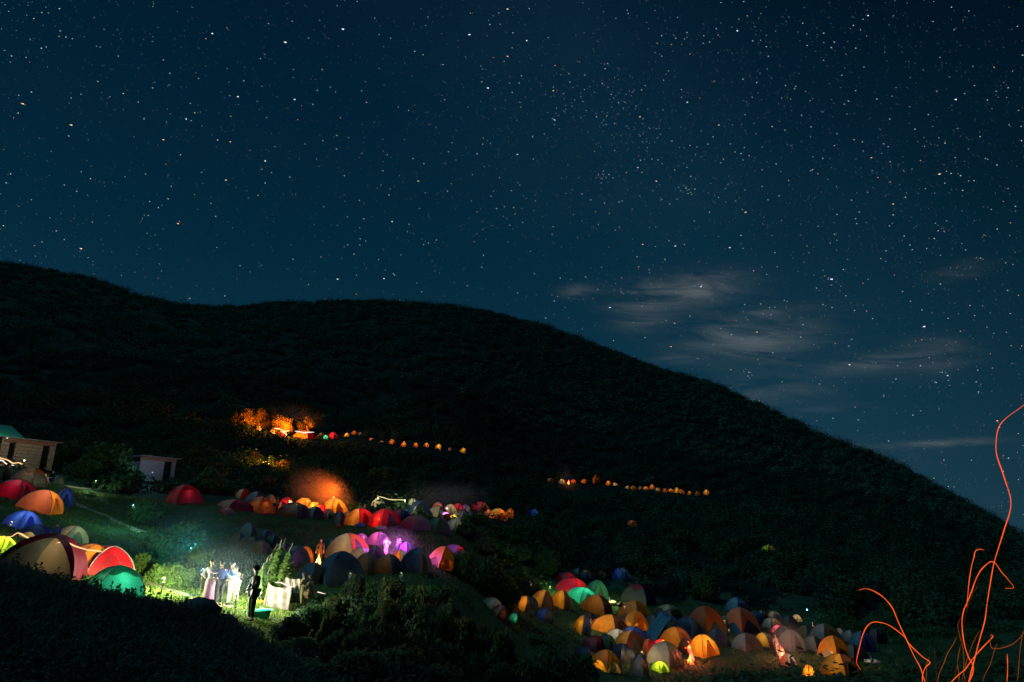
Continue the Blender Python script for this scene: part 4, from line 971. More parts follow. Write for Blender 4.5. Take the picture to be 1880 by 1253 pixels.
# spark streaks rising from the fire below the camera, each a thin glowing filament
M_sp = emis('spark_orange', (1, .105, .016), 1.15); M_sp2 = emis('spark_dim', (.8, .16, .03), .35); M_sp3 = emis('spark_faint', (.5, .12, .03), .10)
Z8 = lambda L: [(1480+x/4.7, 1000+y/4.7) for x, y in L]
SP = [
 ([(1890,735),(1872,750),(1845,770),(1832,790),(1829,830),(1843,875),(1856,925),(1843,975),(1826,1030),(1820,1060),(1812,1110),(1808,1140),(1797,1180),(1788,1215),(1775,1265)], 1.25, M_sp, 'tallest orange spark streak, crossing the hill at right edge'),
 (Z8([(455,395),(500,382),(560,392),(640,435),(700,490),(750,560),(800,680),(870,830),(930,960),(985,1060),(1010,1140),(1030,1200)]), 1.2, M_sp, 'spark streak arching over leftmost and falling right'),
 (Z8([(475,1085),(440,1035),(437,990),(462,880),(485,790),(520,715),(565,675),(620,670),(700,690),(780,740),(850,800),(900,870),(1000,965),(1068,1018),(1030,1060),(1005,1130),(1003,1200)]), 1.15, M_sp, 'hooked spark streak looping low at left of the others'),
 (Z8([(1535,50),(1500,40),(1460,60),(1448,110),(1425,200),(1405,330),(1395,440),(1385,540)]), 1.0, M_sp, 'short hooked spark streak high in the bunch'),
 (Z8([(1715,378),(1790,372),(1740,300),(1680,230),(1640,170),(1600,148),(1560,170),(1510,220),(1465,300),(1430,400),(1390,500),(1360,570),(1345,660),(1350,760),(1370,880),(1400,970),(1440,1045),(1438,1110),(1400,1200)]), 1.2, M_sp, 'spark streak bending at the top like a cane'),
 (Z8([(1590,780),(1612,795),(1560,850),(1480,935),(1420,1010),(1370,1080),(1310,1130),(1240,1200)]), 1.15, M_sp, 'rising spark streak with a kinked tip'),
 (Z8([(1890,735),(1850,800),(1780,860),(1700,890),(1640,900),(1600,890),(1588,840),(1600,790)]), .9, M_sp2, 'thin spark streak curving down from the right edge'),
 (Z8([(1735,945),(1738,1020),(1738,1100),(1732,1200)]), .95, M_sp, 'short upright spark streak near bottom right corner'),
 (Z8([(1875,740),(1850,880),(1838,1000),(1830,1120),(1822,1200)]), .6, M_sp2, 'faint spark streak along right edge'),
 (Z8([(1300,800),(1270,860),(1220,940),(1190,1020),(1150,1110),(1130,1200)]), .8, M_sp2, 'left leaning spark streak at the base of the bunch'),
 (Z8([(1110,900),(1112,980),(1125,1090),(1115,1200)]), .5, M_sp3, 'faint upright spark streak left of the bunch'),
 (Z8([(1490,250),(1480,350),(1430,450),(1390,560),(1365,680),(1340,840),(1310,1000),(1290,1100),(1265,1200)]), .7, M_sp3, 'faint spark streak shadowing the cane shaped one'),
 (Z8([(1330,640),(1310,700),(1325,790),(1350,880),(1362,990),(1360,1100),(1380,1200)]), .6, M_sp2, 'slender wavy spark streak inside the bunch'),
 (Z8([(1650,850),(1620,930),(1590,1030),(1550,1110),(1515,1200)]), .6, M_sp2, 'slanting dim spark streak in the middle of the base'),
 (Z8([(1490,750),(1440,850),(1400,960),(1370,1060),(1340,1200)]), .6, M_sp2, 'dim spark streak crossing behind the cane shaped one'),
 (Z8([(1340,850),(1320,930),(1305,1030),(1320,1130),(1312,1200)]), .8, M_sp2, 'short curved spark streak at bottom of the bunch'),
 (Z8([(1065,970),(1040,1030),(1040,1100),(1030,1200)]), .6, M_sp2, 'small spark streak beside the crossing of the two left arcs'),
]
for i, (L, wd, mt, lb) in enumerate(SP):
    d0 = 3.4+.13*i
    trail('spark_streak', [px_at_depth(x, y, d0+.25*math.sin(k*.8+i)) for k, (x, y) in enumerate(L)], wd*d0/F*.62, mt, lb, 'spark', 'sparks rising from the fire')
# ------------------------------------------------------------------ individual shrubs and trees
random.seed(11)
def sh(cx, top, base, w, label, kind='mid', mat=None, rmin=17., r=None, cat='shrub', group=None, i=0, name='shrub'):
    p = ground(cx, base, rmin) if r is None else at_r(cx, base, r)[0]
    dz = depth(p); hm = (base-top)*dz/F; return shrub(name, p, w*dz/F, max(.4, hm), label, cat, group, kind, i, mat)
sh(262, 1010, 1058, 60, 'bright green lit bush beside the bare path', i=0, mat=M_leafb)
sh(296, 1022, 1072, 56, 'low lit bush right of the bright green one, on the path edge', i=1, mat=M_leafb)
sh(238, 1034, 1052, 34, 'low bush hidden behind the red tent edge', i=2)
sh(330, 940, 1028, 84, 'tall blue green bush in the middle of the meadow', i=3)
sh(290, 965, 1030, 60, 'blue green bush left of the tall one', i=4)
sh(362, 985, 1062, 60, 'dim bush behind the lavender dressed person', i=1)
sh(330, 1030, 1078, 64, 'lit bush between the path and the dim bush', i=2, mat=M_leafb)
sh(255, 905, 965, 80, 'dark bush below the tin shack', i=2, rmin=30)
sh(205, 795, 884, 100, 'big rounded tree between the two sheds', i=3, rmin=50, cat='tree', name='round_tree')
sh(160, 830, 880, 62, 'dark bush left under the big rounded tree', i=4, rmin=50)
sh(120, 800, 862, 60, 'dark bush right of the wooden shed', i=0, rmin=50)
sh(235, 850, 892, 56, 'bush close left of the tin shack', i=1, rmin=50)
sh(355, 815, 850, 44, 'bush faintly lit amber right of the tin shack', i=2, rmin=60)
sh(385, 850, 905, 60, 'dark bush behind the lone maroon tent', i=0, rmin=60)
# spiky flowering plants lit by the lamp
sp_cache = []
def spike_plant(cx, top, base, lean, i, label):
    p = ground(cx, base, 17); dz = depth(p); hm = (base-top)*dz/F
    e = empty('flowering_plant', p, label, 'plant', 'spiky flowering plants lit by the lamp', random.random()*.5)
    r = np.random.default_rng(300+i); n = 330; t = .04+.96*r.random(n)**.8
    ang = r.random(n)*2*PI; rad = .24*(1.15-t)*(.3+r.random(n))
    P = np.stack([lean*t*hm*.4+rad*np.cos(ang), rad*np.sin(ang), t*hm*.86], 1)
    N = np.stack([np.cos(ang), np.sin(ang), .6+r.random(n)], 1)+r.normal(size=(n, 3))*.3; N /= np.linalg.norm(N, axis=1)[:, None]
    link_mesh('leaves', tri_mesh('leaves', leaf_tris(P, N, .11, 2.2, r)), M_leafb, e)
    n = 90; t = r.random(n); ang = r.random(n)*2*PI; rad = .04*(1.1-t)
    P = np.stack([lean*hm*(.34+.16*t)+rad*np.cos(ang), rad*np.sin(ang), hm*(.80+.24*t)], 1); N = np.stack([np.cos(ang), np.sin(ang), .3+0*t], 1)
    link_mesh('flower_spike', tri_mesh('flower_spike', leaf_tris(P, N/np.linalg.norm(N, axis=1)[:, None], .028, 1.5, r)), M_spike, e)
    MB().tube([(0, 0, -.1), (lean*hm*.2, 0, hm*.5), (lean*hm*.42, 0, hm*.95)], [.014, .010, .004], 5).build('stem', M_bark, e)
lab = ['tallest', 'second tallest', 'leftmost', 'rightmost']
tops = [(448,1042),(458,1030),(468,1022),(474,1006),(484,1000),(490,1008),(497,998),(505,1018),(512,1008),(519,1030),(527,1024),(534,1034),(542,1028),(548,1036),(556,1036),(478,1040),(500,1045),(466,1058),(490,1062),(520,1052),(452,1066),(538,1056)]
tops += [(x+random.uniform(-6, 6), y+random.uniform(8, 40)) for x, y in tops[:16]]
for i, (x, y) in enumerate(tops):
    bx = 466+(x-448)*.50
    spike_plant(bx, y, 1106-(i % 4)*7, random.uniform(.15, .6), i, 'tall spiky flowering plant lit green by the lamp behind the hooded person')
M_leafo2 = leafmat('olive_leaves', (.04, .06, .025), (.12, .14, .05), .8)
# thicket in front, bottom centre
prof = [(250,1250),(430,1150),(470,1145),(530,1112),(560,1086),(600,1078),(650,1056),(700,1056),(750,1060),(800,1066),(850,1098),(900,1116),(950,1132),(1000,1138),(1050,1152),(1080,1196),(1130,1240),(1180,1250),(1230,1240),(1300,1228),(1350,1202),(1400,1212),(1450,1232),(1500,1238),(1560,1248),(1650,1190),(1750,1170),(1900,1160)]
px_, py_ = zip(*prof)
def prow(r, x0, x1, step, dy, wpx, label, kind, mat, group, jitter=18):
    x = x0; k = 0
    while x < x1:
        xx = x+random.uniform(-step*.25, step*.25); top = float(np.interp(xx, px_, py_))+dy+random.uniform(-jitter, jitter)
        rr = r*random.uniform(.93, 1.07); p, ztop = at_r(xx, top, rr); p.z = gz(p)
        h = ztop-p.z; dz = depth(Vector((p.x, p.y, ztop)))
        if h > .35: shrub('bush', p, wpx*dz/F*random.uniform(.6, 1.25), h, label, 'bush', group, kind, k, mat if mat else [M_leafd, None, M_leafo2][k % 3])
        x += step; k += 1
GT = 'bushes of the foreground thicket'
prow(30, 575, 860, 26, 0, 46, 'small green bush along the foot of the lower terrace tents', 'mid', None, GT)
prow(26, 560, 900, 30, 10, 62, 'dim green bush in the back row of the thicket below the lower terrace', 'mid', None, GT)
prow(22, 530, 1080, 40, 22, 78, 'dark leafy bush in the middle of the foreground thicket', 'mid', None, GT)
prow(17, 560, 1150, 52, 62, 110, 'dark leafy bush in front part of the foreground thicket', 'near', M_leafd, GT)
prow(12, 430, 1200, 74, 125, 170, 'darkest bush nearest the camera along the bottom edge', 'near', M_leafd, GT, 16)
prow(30, 1190, 1600, 36, 4, 62, 'dark bush in front of the right hand camp', 'mid', M_leafd, 'bushes before the right hand camp')
prow(22, 1150, 1700, 52, 26, 100, 'dark bush low before the right hand camp', 'mid', M_leafd, 'bushes before the right hand camp')
for k, (x, t, b_, w) in enumerate([(900,1026,1108,92),(935,1036,1104,56),(850,1034,1090,70),(812,1052,1092,54),(868,1060,1112,60),(930,1068,1112,40)]):
    sh(x, t, b_, w, ['large rounded bush lit vivid green on its right side', 'green lit bush at the right shoulder of the large rounded bush', 'dark bush left of the large rounded bush', 'small dark bush at the right foot of lower terrace', 'dark bush below the large rounded bush', 'small vivid green bush by the amber arc tents'][k], i=k, r=42 if x > 840 else 34)
# fire lit trees of the far camp
GF = 'fire lit trees of the far camp'; FR = math.hypot(*ground(524, 803, 90)[:2]); print('FR', FR, 'smoke fire r', math.hypot(*ground(610, 936, 17)[:2]))
fl = [(448,748,792,44),(470,742,794,40),(496,752,800,48),(522,756,800,46),(545,770,803,34),(566,764,803,34),(432,742,782,26),(480,768,800,30),(512,776,803,26)]
nm = ['amber lit tree second from left above the far camp', 'tallest amber lit tree above the far camp', 'brightest orange lit tree right above the big campfire', 'orange lit tree over the many coloured tent', 'small orange lit tree right of the brightest ones', 'rightmost orange lit tree above the widest orange tent', 'leftmost amber tree of the far camp', 'low orange lit bush beneath the tallest tree', 'low orange lit bush above the light streak']
for k, (x, t, b_, w) in enumerate(fl):
    sh(x, t, b_, w, nm[k], cat='tree', mat=M_leaf_amber, r=FR+5+(k % 3)*4, i=k, name='broadleaf_tree', group=GF)
for k, (x, t, b_, w, lb) in enumerate([(466,826,858,26,'topmost bush in the column of amber lit bushes'),(478,842,876,32,'brightest bush in the column of amber lit bushes'),(490,868,902,24,'lowest bush in the column of amber lit bushes'),
        (518,842,872,40,'round amber lit bush right of the column'),(564,846,874,44,'spreading amber lit bush above the smoke'),(354,820,842,26,'lone faint amber bush on the slope'),(392,722,736,16,'tiny amber bush highest on the slope'),(306,742,754,18,'tiny amber bush on slope above the tin shack')]):
    sh(x, t-3, b_, w*1.35, lb, mat=M_leaf_amber, rmin=60, i=k)
rs_ = random.Random(31)
for k in range(26):
    x = rs_.uniform(855, 1015); y = rs_.uniform(975, 1098)
    if (x-1010)**2+(y-1092)**2 < 900: continue
    sh(x, y-rs_.uniform(26, 46), y, rs_.uniform(44, 72), 'dark bush on the slope between upper terrace and right hand camp', i=k, rmin=30, group='bushes between the terraces')
# vegetation along the far slope seen as single bushes
GM = 'bushes scattered on the lower slope'
for k, (x, t, b_, w, lb) in enumerate([(655,832,862,60,'domed bush on the slope right of the amber lit ones'),(700,848,884,56,'bush above the two hanging lamps'),(760,880,908,40,'bush behind the blue tarp shelter'),(940,876,910,46,'bush left of the distant campfire'),
        (985,880,900,30,'small bush under the distant campfire'),(1030,940,972,46,'bush right of the lone blue tent'),(905,905,940,48,'bush above the right end of upper terrace'),(965,955,1000,56,'bush below the lone blue tent'),(1100,945,985,50,'bush left of the lone rust tent'),
        (1250,960,1010,70,'broad bush right of the lone rust tent'),(1340,985,1030,64,'bush left of the lone yellow green tent'),(1450,1000,1050,70,'bush right of the lone yellow green tent'),(1180,1010,1060,64,'bush above the blue dome tent'),(1290,1050,1100,66,'bush behind the charcoal tent'),
        (1560,1060,1110,70,'bush above the last cluster'),(1660,1080,1140,80,'bush left of the spark streaks'),(600,880,905,36,'bush behind the smoke'),(1000,1000,1050,60,'bush right of the large rounded bush')]):
    sh(x, t, b_, w, lb, rmin=40, i=k, group=GM)

# pale terrace banks on the hillside, seen as short level lines
M_bank = solid('dry_terrace_bank', (.20, .21, .13), .95, .1, .4, 2)
tb = MB(); rt = random.Random(77)
for k in range(12):
    X0 = rt.uniform(-20, 1500); Y0 = rt.uniform(560, 800)+max(0, X0-900)*.42
    p = ground(X0, Y0, 90)
    if math.hypot(p.x, p.y) > 590: continue
    L_ = rt.uniform(3, 14)*math.hypot(p.x, p.y)/400; hgt = rt.uniform(.06, .25); a0 = math.atan2(p.x, p.y); r0 = math.hypot(p.x, p.y); vs = []; fs = []; n = 8; sl = rt.uniform(-.25, .1)
    for i in range(n+1):
        a_ = a0+L_*(i/n-.5)/r0; rr_ = r0+sl*L_*(i/n-.5)*2; x, y = rr_*math.sin(a_), rr_*math.cos(a_); z = float(hz(x, y)); hh = hgt*math.sin(PI*i/n)**.5*rt.uniform(.7, 1.2)+.02
        vs += [(x, y, z-.3), (x, y, z+.5+hh), (x+math.sin(a_)*.8, y+math.cos(a_)*.8, z+.5+hh), (x+math.sin(a_)*.8, y+math.cos(a_)*.8, z-.3)]
    for i in range(n):
        for q in range(4): fs.append((i*4+q, i*4+(q+1) % 4, i*4+4+(q+1) % 4, i*4+4+q))
    tb.add(vs, fs)
    for g in (-1, 3, 7): 
        for s_ in (-.4, 0, .4): clear.append(((r0-g)*math.sin(a0+s_*L_/r0), (r0-g)*math.cos(a0+s_*L_/r0), L_*.28+1.2))
tag(tb.build('terrace_banks', M_bank), 'short pale terrace banks dotted over the hillside', 'bank', kind='structure')

# ------------------------------------------------------------------ stuff: scrub, undergrowth, grass
scatter_clumps('scrub', 1000, 63, 150, (-.82, .85), 420, .26, 2.3, M_scrub2, 'dark scrub covering the lower slope', -1, lambda x, y, r: ~in_clear(x, y), .62, True)
scatter_clumps('scrub', 3200, 62, 190, (-.82, .85), 36, .20, .75, M_scrub2, 'low dark scrub filling gaps on the lower slope', .2, None)
scatter_clumps('scrub', 2500, 150, 300, (-.82, .85), 210, .42, 3.0, M_scrub2, 'dark scrub covering the middle slope', -1, lambda x, y, r: ~in_clear(x, y), .62, True)
scatter_clumps('scrub', 5600, 300, 640, (-.80, .82), 110, .70, 3.5, M_scrub, 'dark scrub covering the hill up to the ridge', -1, lambda x, y, r: ~in_clear(x, y), .62, True)
scatter_clumps('scrub', 2200, 200, 610, (-.80, .82), 110, .75, 3.4, M_scrub, 'taller dark trees dotted over the hill', .75, lambda x, y, r: ~in_clear(x, y), .8)
scatter_clumps('scrub', 460, 574, 606, (-.80, .82), 260, .8, 5.4, M_scrub, 'scattered small trees along the ridge', .80, None, .8)
# low scrub on the right between the camp and the thicket
scatter_clumps('scrub', 800, 34, 64, (.02, .85), 130, .13, .8, M_leaf, 'low dark scrub round the right hand camp', .50, lambda x, y, r: ~in_clear(x, y))
scatter_clumps('scrub', 1500, 13, 34, (.30, .95), 160, .10, 1.0, M_leafd, 'dark scrub falling away below the camera at right', .3, None)
scatter_clumps('scrub', 420, 26, 64, (-.85, 0.0), 110, .10, .50, M_leaf, 'low weeds over the meadow', .62, lambda x, y, r: ~in_clear(x, y))
def tufts(name, n, r0, r1, azr, hgt, wid, mat, label, dens=None, curved=.35):
    az = rng.uniform(*azr, n); r = np.sqrt(rng.uniform(r0*r0, r1*r1, n)); x = r*np.sin(az); y = r*np.cos(az)
    if dens is not None: k = rng.random(n) < dens(x, y, r); x, y = x[k], y[k]
    n = len(x); z = hz(x, y); q = rng.random(n)*2*PI; hh = hgt*(.4+rng.random(n)); ww = wid*(.6+.8*rng.random(n))
    b_ = np.stack([x, y, z-.02], 1); s = np.stack([np.cos(q), np.sin(q), 0*q], 1)*ww[:, None]
    l = rng.normal(size=(n, 3)); l[:, 2] = 0; tip = b_+np.stack([0*q, 0*q, hh], 1)+l*hh[:, None]*curved*.6; mid = b_+np.stack([0*q, 0*q, hh*.55], 1)+l*hh[:, None]*curved*.15
    V = np.concatenate([np.stack([b_-s, b_+s, mid+s*.7], 1), np.stack([b_-s, mid+s*.7, mid-s*.7], 1), np.stack([mid-s*.7, mid+s*.7, tip], 1)])
    o = link_mesh(name, tri_mesh(name, V), mat); tag(o, label, 'grass', kind='stuff'); return o
tufts('grass', 90000, 16.5, 30, (-.80, -.28), .09, .012, M_grass, 'short grass round the near left camp', lambda x, y, r: np.clip(vnoise(x+99, y+99, 1.3, 21)+.75, 0, 1))
tufts('grass', 60000, 30, 62, (-.78, .02), .13, .025, M_grass, 'short grass on the terraces and meadow')
tufts('grass', 30000, 36, 62, (.0, .62), .14, .025, M_grass, 'short grass between tents of the right hand camp')
tufts('grass', 60000, 5, 15, (-.9, -.15), .22, .012, M_under, 'dark grass on the bank nearest the camera')
# leafy weeds on the bank, seen dark against the tents
def weeds(n, r0, r1, azr, h, label):
    az = rng.uniform(*azr, n); r = rng.uniform(r0, r1, n); out = []
    for a_, r_ in zip(az, r):
        x, y = r_*math.sin(a_), r_*math.cos(a_); z = float(hz(x, y)); hh = h*(.35+1.0*rng.random()**2); k = int(10+46*hh); t = rng.random(k)
        ang = rng.random(k)*2*PI; ln = rng.normal(size=2)*.12*hh
        P = np.stack([x+ln[0]*t+.05*np.cos(ang)*(1.2-t), y+ln[1]*t+.05*np.sin(ang)*(1.2-t), z+t*hh], 1)
        N = np.stack([np.cos(ang)*.6, np.sin(ang)*.6, .8+0*t], 1)+rng.normal(size=(k, 3))*.5; N /= np.linalg.norm(N, axis=1)[:, None]
        out.append(leaf_tris(P, N, .028, 2.0))
        s = np.array([[[x-.005, y, z-.02], [x+.005, y, z-.02], [x+ln[0], y+ln[1], z+hh]]]); out.append(s)
    o = link_mesh('weeds', tri_mesh('weeds', np.concatenate(out)), M_under); tag(o, label, 'weeds', kind='stuff')
weeds(1000, 11.0, 14.6, (-.78, -.30), .30, 'dark leafy weeds along the crest of the bank')
weeds(2600, 5.0, 12.5, (-.85, -.12), .34, 'dark leafy weeds covering the bank at bottom left')
weeds(260, 14.0, 17.0, (-.42, -.22), .30, 'dark weeds below the hooded person')
scatter_clumps('undergrowth', 1300, 5.0, 10.5, (-.9, -.10), 200, .03, .24, M_under, 'dark undergrowth on the near bank', .25, None)

SFR = math.hypot(*ground(610, 936, 17)[:2])
# ------------------------------------------------------------------ smoke
def smoke(px, py, base_r, rx, ry, rz_, dens, label, col=(.8, .8, .8), tilt=0.0, pw=1.6, nz=1.0):
    d = ray(px, py); s = base_r/math.hypot(d.x, d.y); c_ = d*s
    o = MB().ball((0, 0, 0), 1, 24, 16).build('smoke', None, None, True); o.location = c_; o.scale = (rx, ry, rz_); o.rotation_euler = (0, tilt, -math.atan2(c_.x, c_.y))
    m, nt, out = newmat('smoke_volume'); v = nt.nodes.new('ShaderNodeVolumePrincipled'); v.inputs['Color'].default_value = (*col, 1)
    tc = nt.nodes.new('ShaderNodeTexCoord'); ln = nt.nodes.new('ShaderNodeVectorMath'); ln.operation = 'LENGTH'; nt.links.new(tc.outputs['Object'], ln.inputs[0])
    mr = nt.nodes.new('ShaderNodeMapRange'); mr.inputs[1].default_value = 1.0; mr.inputs[2].default_value = .15; mr.inputs[3].default_value = 0; mr.inputs[4].default_value = 1; nt.links.new(ln.outputs['Value'], mr.inputs[0])
    pwn = nt.nodes.new('ShaderNodeMath'); pwn.operation = 'POWER'; nt.links.new(mr.outputs[0], pwn.inputs[0]); pwn.inputs[1].default_value = pw
    n = noise(nt, 2.2, 4, .6); mr2 = nt.nodes.new('ShaderNodeMapRange'); mr2.inputs[1].default_value = .3; mr2.inputs[2].default_value = .7; mr2.inputs[3].default_value = 1-.8*nz; mr2.inputs[4].default_value = 1; nt.links.new(n, mr2.inputs[0])
    mu = nt.nodes.new('ShaderNodeMath'); mu.operation = 'MULTIPLY'; nt.links.new(pwn.outputs[0], mu.inputs[0]); nt.links.new(mr2.outputs[0], mu.inputs[1])
    m3 = nt.nodes.new('ShaderNodeMath'); m3.operation = 'MULTIPLY'; nt.links.new(mu.outputs[0], m3.inputs[0]); m3.inputs[1].default_value = dens
    nt.links.new(m3.outputs[0], v.inputs['Density']); nt.links.new(v.outputs[0], out.inputs['Volume']); o.data.materials.clear(); o.data.materials.append(m)
    tag(o, label, 'smoke', kind='stuff'); return o
smoke(588, 908, SFR+1.6, 4.2, 2.0, 2.7, .7, 'orange lit smoke drifting left above the upper terrace', (.85, .52, .32), tilt=.45, nz=.45)  # part of the fire's orange is put into the smoke colour
smoke(724, 998, 39.5, 1.7, 1.2, 1.1, .55, 'violet lit smoke by the magenta camper pair', nz=.6)
smoke(820, 912, 52, 4.5, 2.0, 1.6, .10, 'faint blue smoke above the beige tent', nz=.6)
smoke(1446, 1176, 43, 1.3, 1.0, 1.5, .5, 'grey pink smoke over the smoky fire', nz=.8)
smoke(1040, 876, 240, 3.5, 2, 5, .10, 'thin reddish smoke over the distant campfire', nz=.8)
smoke(396, 1045, 26, 2.2, 1.2, 1.3, .07, 'bluish mist round the headlamp campers', (.6, .8, 1), nz=.6)  # blue of the headlamp glow is put into the mist colour
smoke(325, 990, 34, 5.0, 2.5, 2.2, .022, 'faint blue mist over the meadow', (.5, .8, 1), nz=.6)  # blue glow painted in as the colour of this mist
smoke(530, 765, 190, 12, 4, 5, .03, 'thin brown smoke over the far camp', nz=.8)

# ------------------------------------------------------------------ stars
DS = 5000.0
def stars():
    r = np.random.default_rng(5); L = []
    named = [(932,17,2.2,'o'),(524,78,2.4,'w'),(630,54,2.6,'b'),(862,64,2.4,'b'),(896,162,2.3,'b'),(932,104,1.8,'o'),(541,183,1.8,'w'),(131,230,2.2,'o'),(327,411,1.9,'o'),(149,457,2,'o'),(768,333,1.7,'o'),(487,296,1.7,'w'),(42,191,2.1,'o'),
     (1725,320,2.2,'o'),(1369,390,2,'o'),(1527,513,2.6,'b'),(1354,57,1.7,'w'),(390,62,1.7,'w'),(967,75,1.6,'w'),(1755,183,1.8,'w'),(1320,230,1.5,'o'),(1240,452,1.8,'w'),(1180,449,1.7,'o'),(1340,455,1.8,'b'),(1697,600,2.4,'b'),(1390,610,1.6,'o'),
     (1120,565,1.8,'w'),(1287,527,1.5,'w'),(1205,333,1.9,'o'),(950,284,1.7,'b'),(720,407,1.6,'w'),(415,331,1.7,'o'),(300,257,1.7,'o'),(437,178,1.7,'w'),(620,513,1.8,'w'),(705,512,1.5,'w'),(1016,167,1.6,'o'),(1175,215,1.6,'o'),(1262,188,1.5,'w'),
     (1594,29,1.6,'b'),(342,219,1.6,'b'),(423,261,1.5,'o'),(1019,221,1.6,'b'),(1171,308,1.5,'b'),(1558,186,1.4,'w'),(1492,312,1.3,'w'),(1600,290,1.5,'o'),(1690,295,1.4,'o'),(1640,375,1.6,'o'),(1640,395,1.4,'w'),(1560,670,1.6,'w'),(1232,637,1.5,'o'),
     (1367,560,1.4,'b'),(1413,565,1.4,'b'),(1831,773,1.5,'o'),(1795,680,1.4,'b'),(1740,690,1.5,'b'),(1730,684,1.3,'w'),(1648,672,1.3,'w'),(1690,672,1.4,'w'),(1375,684,1.4,'w'),(1620,862,1.2,'w'),(1733,845,1.2,'w')]
    for x, y, s, c_ in named: L.append((x, y, s*.86, c_, 1.0))
    for i in range(34000):
        x = r.uniform(-60, 1940); y = r.uniform(-60, 1000); f = r.pareto(1.85)
        keepp = .35+.65*np.exp(-((x-1180)/420)**2-((y-300)/260)**2)+.35*np.exp(-((x-1700)/200)**2-((y-560)/200)**2)
        if r.random() > keepp: continue
        s = min(.36+.13*f, 1.15); L.append((x, y, s, r.choice(['w', 'b', 'w', 'c', 'w', 'b', 'o', 'w']), min(1, .32+.24*f)))
    for cx, cy, sx, n in [(1103,326,9,22),(1045,185,22,22),(1175,245,30,36),(1145,187,16,16),(1255,350,10,14),(1110,205,50,40),(1372,687,8,12),(1527,520,14,14),(1710,690,22,16)]:
        for k in range(n): L.append((cx+r.normal()*sx, cy+r.normal()*sx*.7, r.uniform(.5, 1.1), 'b' if r.random() < .7 else 'w', r.uniform(.3, .95)))
    vs = []; fs = []; cols = []
    CC = dict(w=(.9, .95, 1), b=(.65, .72, 1), o=(1, .50, .22), c=(.5, .85, 1))
    for x, y, s, c_, br in L:
        d = ray(x, y).normalized(); right = Vector((1, 0, 0))-d*d.x; right.normalize(); up = right.cross(d).normalized()
        tilt = (x-1100)/1100*-.35+.02; R1 = right*math.cos(tilt)+up*-math.sin(tilt); U1 = R1.cross(d)
        k = DS/F*.46; a_ = s*k*(2.2 if s > 1.25 else 1.15 if s < .8 else 1.45); b_ = s*k*(.6 if s > 1.25 else .7); c0 = d*DS; i0 = len(vs)
        vs += [c0-R1*a_*1.3, c0+R1*a_*.75, c0+U1*b_+R1*a_*.35, c0-U1*b_+R1*a_*.35, c0+d*b_, c0-d*b_]
        fs += [(i0, i0+2, i0+5), (i0+2, i0+1, i0+5), (i0+1, i0+3, i0+5), (i0+3, i0, i0+5), (i0+2, i0, i0+4), (i0+1, i0+2, i0+4), (i0+3, i0+1, i0+4), (i0, i0+3, i0+4)]
        col = CC[c_]; e_ = br*(1.9 if s > 1.25 else 1.1); cols += [(col[0]*e_, col[1]*e_, col[2]*e_, 1)]*6
    m, nt, o = newmat('starlight'); em = nt.nodes.new('ShaderNodeEmission'); at = nt.nodes.new('ShaderNodeAttribute'); at.attribute_name = 'glow'
    nt.links.new(at.outputs['Color'], em.inputs[0]); em.inputs[1].default_value = 1.5; nt.links.new(em.outputs[0], o.inputs[0]); m.cycles.emission_sampling = 'NONE'
    ob = mobj('stars', vs, fs, m); ca = ob.data.color_attributes.new('glow', 'FLOAT_COLOR', 'POINT'); ca.data.foreach_set('color', np.array(cols, np.float32).ravel())
    tag(ob, 'countless stars over the whole night sky', 'stars', kind='structure')
stars()

# ------------------------------------------------------------------ world: night sky with thin cloud
w = bpy.data.worlds.new('World'); sc.world = w; w.use_nodes = True; nt = w.node_tree; nt.nodes.clear(); N = nt.nodes; Lk = nt.links
def mth(op, a, b=None, c=None, clamp=False):
    n = N.new('ShaderNodeMath'); n.operation = op; n.use_clamp = clamp
    for i, v in enumerate((a, b, c)):
        if v is None: continue
        if isinstance(v, (int, float)): n.inputs[i].default_value = v
        else: Lk.new(v, n.inputs[i])
    return n.outputs[0]
tc = N.new('ShaderNodeTexCoord'); sx = N.new('ShaderNodeSeparateXYZ'); Lk.new(tc.outputs['Generated'], sx.inputs[0])
X, Y, Zc = sx.outputs
el = mth('ARCSINE', Zc); az = mth('ARCTAN2', X, Y)
base = ramp(nt, mth('ADD', mth('MULTIPLY', el, .6), .2), [(0.0, (.004, .022, .040)), (.20, (.0105, .045, .070)), (.32, (.0036, .0325, .057)), (.45, (.0010, .0195, .040)), (.58, (.0006, .0132, .031)), (.70, (.0006, .0095, .024)), (.8, (.006, .035, .16)), (1, (.009, .05, .24))])  # top stops brightened blue overhead, an unseen fill for dark areas
# darker towards upper right
dk = mth('MULTIPLY', mth('SMOOTH_MIN', mth('MAXIMUM', mth('SUBTRACT', mth('ADD', mth('MULTIPLY', az, 1.0), mth('MULTIPLY', el, .55)), .55), 0.0), 1.0, .3), 1.0)
fac = mth('SUBTRACT', 1.0, mth('MULTIPLY', dk, .95), clamp=True); fac = mth('MAXIMUM', fac, .30)
mulc = N.new('ShaderNodeVectorMath'); mulc.operation = 'SCALE'; Lk.new(base, mulc.inputs[0]); Lk.new(fac, mulc.inputs['Scale'])
cv = N.new('ShaderNodeCombineXYZ'); Lk.new(mth('MULTIPLY', az, 5.0), cv.inputs[0]); Lk.new(mth('ADD', mth('MULTIPLY', el, 24.0), mth('MULTIPLY', az, 3.0)), cv.inputs[1])
cn = N.new('ShaderNodeTexNoise'); cn.inputs['Scale'].default_value = 1.7; cn.inputs['Detail'].default_value = 8; cn.inputs['Roughness'].default_value = .62; cn.inputs['Distortion'].default_value = 1.0; Lk.new(cv.outputs[0], cn.inputs['Vector'])
tot = None
